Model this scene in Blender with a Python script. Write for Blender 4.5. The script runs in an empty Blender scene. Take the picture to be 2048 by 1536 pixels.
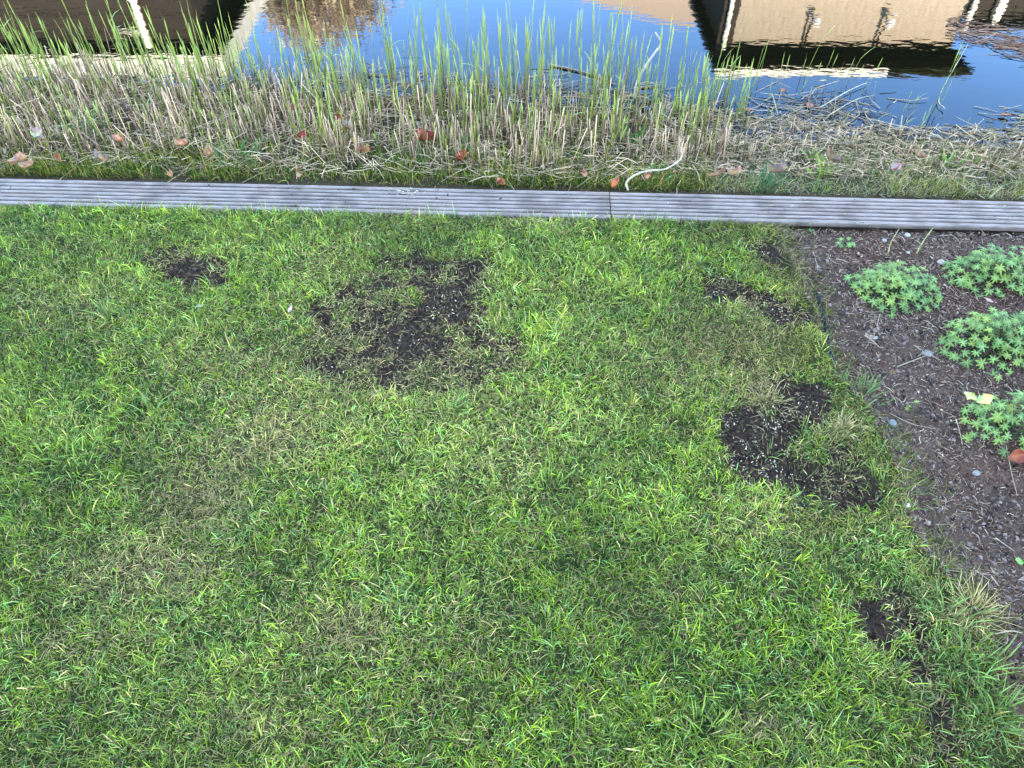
import bpy, math, random
import numpy as np
from mathutils import Vector, Matrix

random.seed(7)
rng = np.random.default_rng(11)
S = bpy.context.scene
C = S.collection
R = math.radians

# ------------------------------------------------------------------ camera, sky, sun, exposure
CAM_H, PITCH, FPX = 1.6, R(49.0), 1538.0
cam = bpy.data.cameras.new('camera')
cam_o = bpy.data.objects.new('camera', cam)
C.objects.link(cam_o)
cam_o.location = (0, 0, CAM_H)
cam_o.rotation_euler = (math.pi / 2 - PITCH, 0, 0)
cam.sensor_width = 36.0
cam.lens = 36.0 * FPX / 2048.0
cam.clip_start, cam.clip_end = 0.02, 2000
S.camera = cam_o

SUN_EL, SUN_AZ = R(24), R(152)          # azimuth clockwise from +Y: behind the camera, to the right
world = bpy.data.worlds.new("World")
S.world = world
world.use_nodes = True
wn = world.node_tree
sky = wn.nodes.new('ShaderNodeTexSky')
sky.sky_type = 'NISHITA'
sky.sun_disc = False
sky.sun_elevation = SUN_EL
sky.sun_rotation = SUN_AZ
sky.air_density = 1.0
sky.dust_density = 0.0
sky.ozone_density = 6.0
wn.links.new(sky.outputs[0], wn.nodes['Background'].inputs[0])
wn.nodes['Background'].inputs[1].default_value = 0.15

sun = bpy.data.lights.new('sun', 'SUN')
sun.energy = 4.0
sun.angle = R(0.5)
sun.color = (1.0, 0.93, 0.82)
sun_o = bpy.data.objects.new('sun', sun)
C.objects.link(sun_o)
sd = Vector((math.sin(SUN_AZ) * math.cos(SUN_EL), math.cos(SUN_AZ) * math.cos(SUN_EL), math.sin(SUN_EL)))
sun_o.rotation_euler = sd.to_track_quat('Z', 'Y').to_euler()

S.view_settings.view_transform = 'Standard'
S.view_settings.look = 'None'
S.view_settings.gamma = 1.0
S.view_settings.use_curve_mapping = False
S.view_settings.exposure = 4.65
S.render.engine = 'CYCLES'
S.cycles.max_bounces = 6
S.cycles.transparent_max_bounces = 4

# ------------------------------------------------------------------ helpers
ST, CT = math.sin(PITCH), math.cos(PITCH)


def at(px, py, z=0.0):
    """point of the photograph -> point on the horizontal plane z"""
    a = (np.asarray(px, float) - 1024) / FPX
    v = (768 - np.asarray(py, float)) / FPX
    dy = CT + v * ST
    dz = -ST + v * CT
    t = (z - CAM_H) / dz
    return a * t, dy * t


def pix(x, y, z=0.0):
    zz = z - CAM_H
    d = y * CT - zz * ST
    d = np.where(d < 0.05, 0.05, d)
    u = y * ST + zz * CT
    return 1024 + FPX * x / d, 768 - FPX * u / d


def V(px, py, z=0.0):
    x, y = at(px, py, z)
    return Vector((float(x), float(y), z))


def hash2(ix, iy, seed):
    h = (ix.astype(np.int64) * 374761393 + iy.astype(np.int64) * 668265263 + seed * 1442695041) & 0xFFFFFFFF
    h = ((h ^ (h >> 13)) * 1274126177) & 0xFFFFFFFF
    h = h ^ (h >> 16)
    return (h & 0xFFFFFF) / float(0xFFFFFF)


def vnoise(x, y, scale, seed=0, octaves=3):
    x = np.asarray(x, float) * scale
    y = np.asarray(y, float) * scale
    tot = 0
    amp = 1.0
    s = 0.0
    for o in range(octaves):
        ix, iy = np.floor(x), np.floor(y)
        fx, fy = x - ix, y - iy
        fx, fy = fx * fx * (3 - 2 * fx), fy * fy * (3 - 2 * fy)
        a = hash2(ix, iy, seed + o)
        b = hash2(ix + 1, iy, seed + o)
        c = hash2(ix, iy + 1, seed + o)
        d = hash2(ix + 1, iy + 1, seed + o)
        tot = tot + amp * ((a * (1 - fx) + b * fx) * (1 - fy) + (c * (1 - fx) + d * fx) * fy)
        s += amp
        amp *= 0.5
        x, y = x * 2.03 + 5.2, y * 2.03 + 1.3
    return tot / s


def inpoly(px, py, poly):
    r = np.zeros(np.shape(px), bool)
    n = len(poly)
    for i in range(n):
        x1, y1 = poly[i]
        x2, y2 = poly[(i + 1) % n]
        if y1 == y2:
            continue
        c = ((y1 > py) != (y2 > py)) & (px < (x2 - x1) * (py - y1) / (y2 - y1) + x1)
        r ^= c
    return r


def new_mat(name, rough=0.7, spec=0.3):
    m = bpy.data.materials.new(name)
    m.use_nodes = True
    b = m.node_tree.nodes['Principled BSDF']
    b.inputs['Roughness'].default_value = rough
    b.inputs['Specular IOR Level'].default_value = spec
    return m, m.node_tree, b


def attr_mat(name, rough=0.6, spec=0.3, transl=0.0, noise=None, tint=(1.18, .98, .72), objrand=0.0):
    """colour comes from the mesh's own 'col' attribute, broken up by fine noise"""
    m, nt, b = new_mat(name, rough, spec)
    a = nt.nodes.new('ShaderNodeAttribute')
    a.attribute_name = 'col'
    tm = nt.nodes.new('ShaderNodeVectorMath')      # warm tint built into the colour, offsetting the blue skylight
    tm.operation = 'MULTIPLY'
    tm.inputs[1].default_value = tint
    nt.links.new(a.outputs['Color'], tm.inputs[0])
    out = tm.outputs['Vector']
    if noise:
        sc, amt = noise
        tc = nt.nodes.new('ShaderNodeTexCoord')
        n = nt.nodes.new('ShaderNodeTexNoise')
        n.inputs['Scale'].default_value = sc
        n.inputs['Detail'].default_value = 5
        nt.links.new(tc.outputs['Object'], n.inputs['Vector'])
        mr = nt.nodes.new('ShaderNodeMapRange')
        mr.inputs['From Min'].default_value = 0.3
        mr.inputs['From Max'].default_value = 0.7
        mr.inputs['To Min'].default_value = 1 - amt
        mr.inputs['To Max'].default_value = 1 + amt
        nt.links.new(n.outputs['Fac'], mr.inputs['Value'])
        mx = nt.nodes.new('ShaderNodeVectorMath')
        mx.operation = 'SCALE'
        nt.links.new(out, mx.inputs[0])
        nt.links.new(mr.outputs['Result'], mx.inputs['Scale'])
        out = mx.outputs['Vector']
        bp = nt.nodes.new('ShaderNodeBump')
        bp.inputs['Strength'].default_value = 0.6
        bp.inputs['Distance'].default_value = 0.3 / sc
        nt.links.new(n.outputs['Fac'], bp.inputs['Height'])
        nt.links.new(bp.outputs['Normal'], b.inputs['Normal'])
    if objrand:
        oi = nt.nodes.new('ShaderNodeObjectInfo')
        mr = nt.nodes.new('ShaderNodeMapRange')
        mr.inputs['To Min'].default_value = 1 - objrand
        mr.inputs['To Max'].default_value = 1 + objrand
        nt.links.new(oi.outputs['Random'], mr.inputs['Value'])
        mx = nt.nodes.new('ShaderNodeVectorMath')
        mx.operation = 'SCALE'
        nt.links.new(out, mx.inputs[0])
        nt.links.new(mr.outputs['Result'], mx.inputs['Scale'])
        out = mx.outputs['Vector']
    nt.links.new(out, b.inputs['Base Color'])
    if transl:
        tr = nt.nodes.new('ShaderNodeBsdfTranslucent')
        nt.links.new(out, tr.inputs['Color'])
        mxs = nt.nodes.new('ShaderNodeMixShader')
        mxs.inputs[0].default_value = transl
        nt.links.new(b.outputs[0], mxs.inputs[1])
        nt.links.new(tr.outputs[0], mxs.inputs[2])
        nt.links.new(mxs.outputs[0], nt.nodes['Material Output'].inputs['Surface'])
    return m


def flat_mat(name, col, rough=0.7, spec=0.3, noise=None, stretch=(1, 1, 1), bump=0.4):
    m, nt, b = new_mat(name, rough, spec)
    b.inputs['Base Color'].default_value = (*col, 1)
    if noise:
        sc, amt = noise
        tc = nt.nodes.new('ShaderNodeTexCoord')
        mp = nt.nodes.new('ShaderNodeMapping')
        mp.inputs['Scale'].default_value = stretch
        n = nt.nodes.new('ShaderNodeTexNoise')
        n.inputs['Scale'].default_value = sc
        n.inputs['Detail'].default_value = 6
        nt.links.new(tc.outputs['Object'], mp.inputs['Vector'])
        nt.links.new(mp.outputs[0], n.inputs['Vector'])
        r = nt.nodes.new('ShaderNodeValToRGB')
        r.color_ramp.elements[0].position = 0.3
        r.color_ramp.elements[1].position = 0.7
        r.color_ramp.elements[0].color = (*[c * (1 - amt) for c in col], 1)
        r.color_ramp.elements[1].color = (*[min(1, c * (1 + amt)) for c in col], 1)
        nt.links.new(n.outputs['Fac'], r.inputs['Fac'])
        nt.links.new(r.outputs[0], b.inputs['Base Color'])
        bp = nt.nodes.new('ShaderNodeBump')
        bp.inputs['Strength'].default_value = bump
        bp.inputs['Distance'].default_value = 0.3 / sc
        nt.links.new(n.outputs['Fac'], bp.inputs['Height'])
        nt.links.new(bp.outputs['Normal'], b.inputs['Normal'])
    return m


def np_mesh(name, verts, face_sizes, loops, cols=None, smooth=False):
    me = bpy.data.meshes.new(name)
    verts = np.ascontiguousarray(verts, np.float32)
    me.vertices.add(len(verts))
    me.vertices.foreach_set('co', verts.ravel())
    loops = np.ascontiguousarray(loops, np.int32)
    me.loops.add(len(loops))
    me.loops.foreach_set('vertex_index', loops)
    fs = np.asarray(face_sizes, np.int32)
    st = np.zeros(len(fs), np.int32)
    st[1:] = np.cumsum(fs)[:-1]
    me.polygons.add(len(fs))
    me.polygons.foreach_set('loop_start', st)
    if cols is not None:
        a = me.attributes.new('col', 'FLOAT_COLOR', 'POINT')
        c4 = np.ones((len(verts), 4), np.float32)
        c4[:, :3] = cols
        a.data.foreach_set('color', c4.ravel())
    me.update(calc_edges=True)
    if smooth:
        me.polygons.foreach_set('use_smooth', np.ones(len(fs), bool))
    return me


def link(name, me, mat=None, parent=None, **props):
    o = bpy.data.objects.new(name, me)
    C.objects.link(o)
    if mat is not None and me is not None and len(me.materials) == 0:
        me.materials.append(mat)
    if parent is not None:
        o.parent = parent
    for k, v in props.items():
        o[k] = v
    return o


def thing(name, label, cat, loc=(0, 0, 0), rz=0, group=None):
    o = bpy.data.objects.new(name, None)
    C.objects.link(o)
    o.empty_display_size = 0.05
    o.location = loc
    o.rotation_euler = (0, 0, rz)
    o['label'] = label
    o['category'] = cat
    if group:
        o['group'] = group
    return o


def tag(o, label, cat, group=None):
    o['label'] = label
    o['category'] = cat
    if group:
        o['group'] = group
    return o


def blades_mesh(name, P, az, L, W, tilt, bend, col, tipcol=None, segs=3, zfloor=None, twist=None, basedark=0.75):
    """grass blades: tapering strips that lean and curve"""
    n = len(P)
    d = np.stack([np.cos(az), np.sin(az), np.zeros(n)], 1)
    side = np.stack([-np.sin(az), np.cos(az), np.zeros(n)], 1)
    if twist is None:
        twist = rng.normal(0, 0.6, n)
    prof = {2: [1, .75, 0], 3: [.8, 1, .7, 0], 4: [.7, 1, .9, .6, 0]}[segs]
    pts = [P.copy()]
    cur = P.copy()
    norms = []
    for k in range(segs):
        a = tilt + bend * (k / max(1, segs - 1))
        step = d * np.sin(a)[:, None] + np.array([0, 0, 1.0]) * np.cos(a)[:, None]
        norms.append(d * np.cos(a)[:, None] - np.array([0, 0, 1.0]) * np.sin(a)[:, None])
        cur = cur + step * (L / segs)[:, None]
        if zfloor is not None:
            cur[:, 2] = np.maximum(cur[:, 2], zfloor)
        pts.append(cur.copy())
    norms.append(norms[-1])
    nv = 2 * segs + 1
    verts = np.zeros((n, nv, 3), np.float32)
    cols = np.zeros((n, nv, 3), np.float32)
    if tipcol is None:
        tipcol = col * 1.15
    for k in range(segs + 1):
        s = side * np.cos(twist)[:, None] + norms[k] * np.sin(twist)[:, None]
        w = (W * prof[k] * 0.5)[:, None]
        f = k / segs
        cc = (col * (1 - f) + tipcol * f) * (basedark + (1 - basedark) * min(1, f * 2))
        if k < segs:
            verts[:, 2 * k] = pts[k] - s * w
            verts[:, 2 * k + 1] = pts[k] + s * w
            cols[:, 2 * k] = cc
            cols[:, 2 * k + 1] = cc
        else:
            verts[:, 2 * k] = pts[k]
            cols[:, 2 * k] = cc
    base = (np.arange(n) * nv)[:, None]
    pat = []
    sizes = []
    for k in range(segs - 1):
        pat += [2 * k, 2 * k + 1, 2 * k + 3, 2 * k + 2]
        sizes.append(4)
    k = segs - 1
    pat += [2 * k, 2 * k + 1, 2 * k + 2]
    sizes.append(3)
    loops = (base + np.array(pat)[None]).ravel()
    return np_mesh(name, verts.reshape(-1, 3), np.tile(sizes, n), loops, cols.reshape(-1, 3))


def straws_mesh(name, P0, P1, r0, r1, col, col1=None, sag=None, k=3):
    """three-sided stalks with one bend in the middle"""
    n = len(P0)
    ax = P1 - P0
    ln = np.linalg.norm(ax, axis=1, keepdims=True) + 1e-9
    ax = ax / ln
    ref = np.where(np.abs(ax[:, 2:3]) > 0.9, np.array([[1.0, 0, 0]]), np.array([[0, 0, 1.0]]))
    u = np.cross(ax, ref)
    u /= np.linalg.norm(u, axis=1, keepdims=True)
    v = np.cross(ax, u)
    mid = (P0 + P1) / 2
    if sag is not None:
        mid = mid + sag
    if col1 is None:
        col1 = col
    verts = np.zeros((n, 3 * k, 3), np.float32)
    cols = np.zeros((n, 3 * k, 3), np.float32)
    ph = rng.uniform(0, 6.28, n)
    for j, (p, r, cc) in enumerate([(P0, r0, col), (mid, (r0 + r1) / 2, (col + col1) / 2), (P1, r1, col1)]):
        for i in range(k):
            a = ph + 2 * math.pi * i / k
            verts[:, j * k + i] = p + (u * np.cos(a)[:, None] + v * np.sin(a)[:, None]) * r[:, None]
            cols[:, j * k + i] = cc
    pat = []
    sizes = []
    for j in range(2):
        for i in range(k):
            i2 = (i + 1) % k
            pat += [j * k + i, j * k + i2, (j + 1) * k + i2, (j + 1) * k + i]
            sizes.append(4)
    pat += [2 * k + i for i in range(k)]
    sizes.append(k)
    loops = ((np.arange(n) * 3 * k)[:, None] + np.array(pat)[None]).ravel()
    return np_mesh(name, verts.reshape(-1, 3), np.tile(sizes, n), loops, cols.reshape(-1, 3))


OCT = np.array([[1, 0, 0], [-1, 0, 0], [0, 1, 0], [0, -1, 0], [0, 0, 1], [0, 0, -1]], float)
OCTF = [0, 2, 4, 2, 1, 4, 1, 3, 4, 3, 0, 4, 2, 0, 5, 1, 2, 5, 3, 1, 5, 0, 3, 5]


def bits_mesh(name, P, size, col, aspect=(1, 1, 1), flat=0.6):
    """small angular crumbs, each with its own size, stretch and turn"""
    n = len(P)
    sc = size[:, None, None] * rng.uniform(0.6, 1.4, (n, 6, 1)) * OCT[None]
    sc = sc * (np.array(aspect)[None, None] * rng.uniform(0.6, 1.4, (n, 1, 3)))
    a = rng.uniform(0, 6.28, n)
    t = rng.normal(0, flat, n)
    ca, sa, ct, st = np.cos(a), np.sin(a), np.cos(t), np.sin(t)
    x = sc[..., 0] * ct[:, None] - sc[..., 2] * st[:, None]
    z = sc[..., 0] * st[:, None] + sc[..., 2] * ct[:, None]
    y = sc[..., 1]
    X = x * ca[:, None] - y * sa[:, None]
    Y = x * sa[:, None] + y * ca[:, None]
    verts = np.stack([X, Y, z], 2) + P[:, None]
    cols = np.repeat(col[:, None], 6, 1)
    loops = ((np.arange(n) * 6)[:, None] + np.array(OCTF)[None]).ravel()
    return np_mesh(name, verts.reshape(-1, 3), np.full(n * 8, 3), loops, cols.reshape(-1, 3))


def tube(name, pts, radii, col, mat, k=7, parent=None, col_fn=None, knobs=0.0):
    pts = [Vector(p) for p in pts]
    n = len(pts)
    vs, cs = [], []
    for i, p in enumerate(pts):
        t = (pts[min(n - 1, i + 1)] - pts[max(0, i - 1)]).normalized()
        ref = Vector((0, 0, 1)) if abs(t.z) < 0.9 else Vector((1, 0, 0))
        u = t.cross(ref).normalized()
        v = t.cross(u)
        r = radii[i] if hasattr(radii, '__len__') else radii
        for j in range(k):
            a = 2 * math.pi * j / k
            rr = r * (1 + random.uniform(-knobs, knobs))
            vs.append(p + (u * math.cos(a) + v * math.sin(a)) * rr)
            f = random.uniform(.8, 1.2)
            cs.append([c * f for c in (col_fn(i / (n - 1)) if col_fn else col)])
    lo, sz = [], []
    for i in range(n - 1):
        for j in range(k):
            j2 = (j + 1) % k
            lo += [i * k + j, i * k + j2, (i + 1) * k + j2, (i + 1) * k + j]
            sz.append(4)
    lo += list(range(k))[::-1]
    sz.append(k)
    lo += [(n - 1) * k + j for j in range(k)]
    sz.append(k)
    me = np_mesh(name, np.array([list(v) for v in vs]), sz, lo, np.array(cs), smooth=True)
    return link(name, me, mat, parent)


def spline(pts, n):
    """Catmull-Rom through pts"""
    P = [Vector(p) for p in pts]
    P = [P[0] * 2 - P[1]] + P + [P[-1] * 2 - P[-2]]
    out = []
    m = len(P) - 3
    for i in range(n):
        t = i / (n - 1) * m
        k = min(int(t), m - 1)
        f = t - k
        a, b, c, d = P[k:k + 4]
        out.append(0.5 * ((2 * b) + (c - a) * f + (2 * a - 5 * b + 4 * c - d) * f * f + (3 * b - a - 3 * c + d) * f ** 3))
    return out


def box(name, lo, hi, mat, parent=None, bevel=0.0, **props):
    x0, y0, z0 = lo
    x1, y1, z1 = hi
    v = [(x, y, z) for z in (z0, z1) for y in (y0, y1) for x in (x0, x1)]
    f = [(0, 2, 3, 1), (4, 5, 7, 6), (0, 1, 5, 4), (2, 6, 7, 3), (0, 4, 6, 2), (1, 3, 7, 5)]
    me = bpy.data.meshes.new(name)
    me.from_pydata(v, [], f)
    me.update()
    o = link(name, me, mat, parent, **props)
    if bevel:
        b = o.modifiers.new('bevel', 'BEVEL')
        b.width = bevel
        b.segments = 2
    return o


# ------------------------------------------------------------------ the lie of the land
ZW = -0.22                               # pond level
BT = 0.006                               # top of the edging boards
ax_, ay_ = at(0, 356, BT)
bx_, by_ = at(2048, 403, BT)
A = np.array([float(ax_), float(ay_)])
B = np.array([float(bx_), float(by_)])
U = (B - A) / np.linalg.norm(B - A)
N = np.array([-U[1], U[0]])              # towards the water
BW = 0.148                               # board width


def uv(x, y):
    dx, dy = np.asarray(x) - A[0], np.asarray(y) - A[1]
    return dx * U[0] + dy * U[1], dx * N[0] + dy * N[1]


def xy(u, v):
    return A[0] + u * U[0] + v * N[0], A[1] + u * U[1] + v * N[1]


shore_px = np.array([(-900, 150), (0, 152), (300, 160), (520, 175), (800, 190), (1150, 212), (1380, 258), (1560, 276),
                     (1750, 272), (1900, 285), (2048, 296), (2900, 340)])
sx, sy = at(shore_px[:, 0], shore_px[:, 1], ZW)
su, sv = uv(sx, sy)

bed_px = np.array([(1545, 440), (1566, 500), (1600, 570), (1624, 620), (1648, 700), (1672, 740), (1728, 800), (1775, 880),
                   (1815, 960), (1815, 1020), (1850, 1090), (1905, 1160), (1960, 1240), (1990, 1330), (2030, 1430), (2075, 1540),
                   (2110, 1700)])
bex, bey = at(bed_px[:, 0], bed_px[:, 1], 0)
order = np.argsort(bey)
bey_s, bex_s = bey[order], bex[order]


def bed_edge_x(y):
    return np.interp(y, bey_s, bex_s)


PATCHES = [  # outline in the photograph, how bare it is, how gritty
    ([(268, 512), (330, 500), (400, 512), (455, 520), (460, 560), (440, 582), (380, 575), (300, 570), (310, 545)], .68, .08),
    ([(320, 520), (450, 525), (452, 562), (360, 568)], .88, .1),
    ([(775, 520), (850, 512), (960, 520), (975, 545), (960, 570), (900, 548), (820, 552), (765, 545)], .93, .1),
    ([(945, 555), (985, 560), (995, 590), (960, 590)], .9, .05),
    ([(845, 585), (900, 575), (938, 590), (930, 625), (880, 632), (845, 620)], .97, .8),
    ([(815, 615), (870, 622), (880, 665), (845, 700), (790, 690), (740, 680), (752, 640), (790, 630)], .86, .3),
    ([(690, 585), (760, 560), (800, 570), (740, 610), (690, 612)], .75, .1),
    ([(620, 655), (700, 655), (715, 700), (650, 705), (615, 690)], .78, .25),
    ([(605, 705), (680, 712), (670, 742), (610, 740)], .82, .1),
    ([(700, 690), (860, 685), (850, 740), (760, 745), (690, 720)], .72, .2),
    ([(920, 690), (1040, 690), (1052, 735), (1000, 752), (930, 735)], .8, .3),
    ([(600, 740), (605, 640), (700, 560), (785, 508), (975, 510), (1010, 600), (955, 655), (1060, 680), (1060, 755), (950, 775),
      (850, 800), (700, 775)], .62, .05),
    ([(1392, 548), (1440, 546), (1495, 562), (1560, 590), (1612, 618), (1636, 645), (1610, 660), (1560, 655), (1510, 625),
      (1450, 608), (1405, 598)], .95, .75),
    ([(1488, 478), (1540, 482), (1578, 500), (1572, 532), (1520, 528), (1488, 505)], .93, .7),
    ([(1390, 478), (1440, 480), (1440, 500), (1400, 500)], .6, .1),
    ([(1452, 700), (1490, 700), (1495, 725), (1460, 728)], .75, .3),
    ([(1548, 752), (1630, 758), (1672, 790), (1672, 832), (1650, 860), (1600, 868), (1580, 900), (1640, 930), (1600, 960),
      (1560, 975), (1500, 962), (1455, 930), (1440, 880), (1428, 838), (1450, 812), (1510, 808), (1548, 830)], .98, .95),
    ([(1640, 870), (1720, 900), (1745, 940), (1772, 1000), (1765, 1025), (1700, 1022), (1640, 1000), (1560, 985), (1560, 950),
      (1640, 930)], .88, .55),
    ([(1580, 1005), (1620, 1005), (1625, 1028), (1590, 1030)], .9, 0),
    ([(1698, 1198), (1730, 1205), (1762, 1235), (1770, 1270), (1750, 1300), (1715, 1260)], .9, .2),
    ([(1815, 1235), (1845, 1240), (1848, 1300), (1822, 1300)], .9, .1),
    ([(1790, 1290), (1850, 1290), (1900, 1380), (1850, 1400), (1800, 1350)], .5, .05),
    ([(1850, 1180), (1900, 1200), (1890, 1260), (1860, 1240)], .5, .05),
    ([(1690, 1190), (1860, 1170), (1875, 1330), (1760, 1320)], .33, .05),
    ([(1850, 1390), (1900, 1370), (1935, 1440), (1925, 1536), (1860, 1536)], .8, .1),
    ([(1900, 1130), (1950, 1150), (1970, 1190), (1920, 1180)], .6, .1),
]
PATCHW = []
for poly, s, g in PATCHES:
    PATCHW.append((poly, s, g))


def bare_map(x, y):
    """bareness 0..1 and grit 0..1 at ground points"""
    px, py = pix(x, y, 0.0)
    jx = (vnoise(x, y, 30, 5) - .5) * 64
    jy = (vnoise(x, y, 30, 9) - .5) * 48
    px, py = px + jx, py + jy
    bare = np.zeros(np.shape(x))
    grit = np.zeros(np.shape(x))
    for poly, s, g in PATCHW:
        m = inpoly(px, py, poly)
        bare = np.where(m, np.maximum(bare, s), bare)
        grit = np.where(m, np.maximum(grit, g), grit)
    lump = (vnoise(x, y, 20, 140, 2) - .5) * 1.7
    bare = np.where((bare > .3) & (bare < .96), np.clip(bare + lump * np.where(bare > .8, .5, 1), .02, 1), bare)
    return bare, grit


def ground_z(x, y, fine=True):
    x = np.asarray(x, float)
    y = np.asarray(y, float)
    u, v = uv(x, y)
    sh = np.interp(u, su, sv)
    z = np.zeros_like(x)
    # lawn and bed
    bed = (x > bed_edge_x(y)) & (v < -0.1)
    be = np.clip((x - bed_edge_x(y)) / 0.03, 0, 1)
    z = z - 0.014 * be * (v < -0.1)
    if fine:
        z = z + (vnoise(x, y, 4, 21) - .5) * 0.02
        z = z + np.where(bed, (vnoise(x, y, 22, 31) - .5) * 0.022 + (vnoise(x, y, 70, 33) - .5) * 0.008, 0)
        b, g = bare_map(x, y)
        z = z - 0.010 * (b > .6) + np.where(b > .6, (vnoise(x, y, 60, 35) - .5) * 0.008, 0)
    # under the boards
    z = np.where((v > -BW - .01) & (v <= 0.01), -0.03, z)
    # bank
    t = np.clip(v / np.maximum(sh, .05), 0, 4)
    bank = -0.035 + (ZW + 0.035) * t
    bank = np.where(t > 1, ZW - (t - 1) * 0.28, bank)
    bank = bank + (vnoise(x, y, 7, 41) - .5) * 0.05 * np.clip(v * 6, 0, 1)
    bank = np.maximum(bank, -0.9)
    z = np.where(v > 0.01, bank, z)
    # far bank
    far = np.clip((y - 11.8) / 1.2, 0, 1)
    z = np.where(y > 11.8, -0.9 + 0.95 * far, z)
    return z


# ------------------------------------------------------------------ ground sheet
def axis(c0, c1, step, far):
    f = list(np.arange(c0, c1 + step / 2, step))
    g = []
    d = step
    p = c1
    while p < far:
        d *= 1.35
        p += d
        g.append(p)
    h = []
    d = step
    p = c0
    while p > -far:
        d *= 1.35
        p -= d
        h.append(p)
    return np.array(h[::-1] + f + g)


gx = axis(-2.8, 2.9, 0.018, 400)
gy = axis(0.15, 4.4, 0.018, 400)
gy = np.sort(np.concatenate([gy, [11.8, 12.1, 12.4, 12.7, 13.0]]))
GX, GY = np.meshgrid(gx, gy)
px_, py_ = GX.ravel(), GY.ravel()
gz = ground_z(px_, py_)
nx, ny = len(gx), len(gy)
gu, gv = uv(px_, py_)
bare, grit = bare_map(px_, py_)
bedm = (px_ > bed_edge_x(py_) + (vnoise(px_, py_, 18, 3) - .5) * .05) & (gv < -0.1)
near = (np.abs(px_) < 6) & (py_ > -3) & (py_ < 5)
n1 = vnoise(px_, py_, 40, 51)[:, None]
n2 = vnoise(px_, py_, 5, 55)[:, None]
col = np.zeros((len(px_), 3))
thatch = np.array([.030, .024, .008]) * (.5 + .9 * n1) + np.array([.0, .008, .0]) * n2
peat = np.array([.030, .0165, .011]) * (.55 + .8 * n1)
soil = np.array([.072, .038, .026]) * (.5 + 1.0 * n1) * (.75 + .5 * n2)
red = np.array([.078, .038, .025]) * (.5 + .9 * n1)
mudc = np.array([.045, .028, .014]) * (.4 + 1.1 * n1)
green = np.array([.045, .065, .015]) * (.6 + .8 * n2)
col[:] = thatch
col = np.where((bare > .5)[:, None], peat, col)
rm = np.clip((vnoise(px_, py_, 3.5, 61) - .47) * 8, 0, 1)[:, None]
col = np.where(bedm[:, None], soil * (1 - rm) + red * rm, col)
col = np.where((gv > -.02)[:, None], mudc, col)
col = np.where((gv > -.02)[:, None] & (gz < ZW - .02)[:, None], mudc * .35, col)
col = np.where(near[:, None], col, green)
col = np.where(((py_ > 4.5) & (py_ < 12))[:, None], mudc * .3, col)
idx = np.arange(nx * ny).reshape(ny, nx)
q = np.stack([idx[:-1, :-1], idx[:-1, 1:], idx[1:, 1:], idx[1:, :-1]], 2).reshape(-1)
me = np_mesh('ground', np.stack([px_, py_, gz], 1), np.full((nx - 1) * (ny - 1), 4), q, col, smooth=True)
M_ground = attr_mat('ground_soil', 0.95, 0.03, noise=(160, .45))
link('ground', me, M_ground, kind='structure')

# ------------------------------------------------------------------ pond water
M_water, nt, b = new_mat('pond_water', 0.015, 0.5)
b.inputs['Base Color'].default_value = (.0035, .0024, .0008, 1)
b.inputs['IOR'].default_value = 1.195
tc = nt.nodes.new('ShaderNodeTexCoord')
mp = nt.nodes.new('ShaderNodeMapping')
mp.inputs['Scale'].default_value = (1.0, 2.2, 1)
mp.inputs['Rotation'].default_value = (0, 0, .25)
n = nt.nodes.new('ShaderNodeTexNoise')
n.inputs['Scale'].default_value = 9
n.inputs['Detail'].default_value = 2.5
nt.links.new(tc.outputs['Object'], mp.inputs['Vector'])
nt.links.new(mp.outputs[0], n.inputs['Vector'])
msk = nt.nodes.new('ShaderNodeTexNoise')      # calmer and livelier water
msk.inputs['Scale'].default_value = .5
nt.links.new(tc.outputs['Object'], msk.inputs['Vector'])
mul = nt.nodes.new('ShaderNodeMath')
mul.operation = 'MULTIPLY'
nt.links.new(n.outputs['Fac'], mul.inputs[0])
nt.links.new(msk.outputs['Fac'], mul.inputs[1])
bp = nt.nodes.new('ShaderNodeBump')
bp.inputs['Strength'].default_value = 1.0
bp.inputs['Distance'].default_value = 0.0006
nt.links.new(mul.outputs[0], bp.inputs['Height'])
nt.links.new(bp.outputs['Normal'], b.inputs['Normal'])
me = bpy.data.meshes.new('pond_water')
wv = [(-60, 1.8, ZW), (60, 1.8, ZW), (60, 12.9, ZW), (-60, 12.9, ZW)]
me.from_pydata(wv, [], [(0, 1, 2, 3)])
link('pond_water', me, M_water, kind='structure')

# ------------------------------------------------------------------ houses over the water (seen mirrored in the pond) and the unseen one added to shade the lawn
M_brick = flat_mat('pale_brick', (.36, .28, .19), .85, .2, noise=(14, .25))
M_clad = flat_mat('dark_cladding', (.040, .030, .022), .8, .1, noise=(5, .3), stretch=(.2, 1, 4))
M_cream = flat_mat('cream_paint', (.78, .70, .54), .5, .3, noise=(3, .08))
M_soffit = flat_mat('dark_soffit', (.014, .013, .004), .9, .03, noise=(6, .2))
M_roof = flat_mat('brown_tiles', (.36, .26, .17), .8, .2, noise=(22, .4))
M_roofd = flat_mat('grey_roofing', (.07, .07, .075), .85, .2, noise=(6, .3))
M_glass = flat_mat('window_glass', (.02, .025, .03), .06, .6)
M_white = flat_mat('white_paint', (.78, .78, .75), .45, .4)
M_redbrick = flat_mat('brown_brick', (.23, .14, .095), .85, .2, noise=(20, .3))


def window(parent, x, y, z, w, h, face=-1):
    f = box('window', (x - w / 2, min(y, y + face * .05), z), (x + w / 2, max(y, y + face * .05), z + h), M_white, parent)
    box('pane', (x - w / 2 + .07, min(y + face * .052, y + face * .06), z + .07), (x + w / 2 - .07, max(y + face * .052, y + face * .06), z + h - .07), M_glass, f)
    return f


GZ = 0.03
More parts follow.
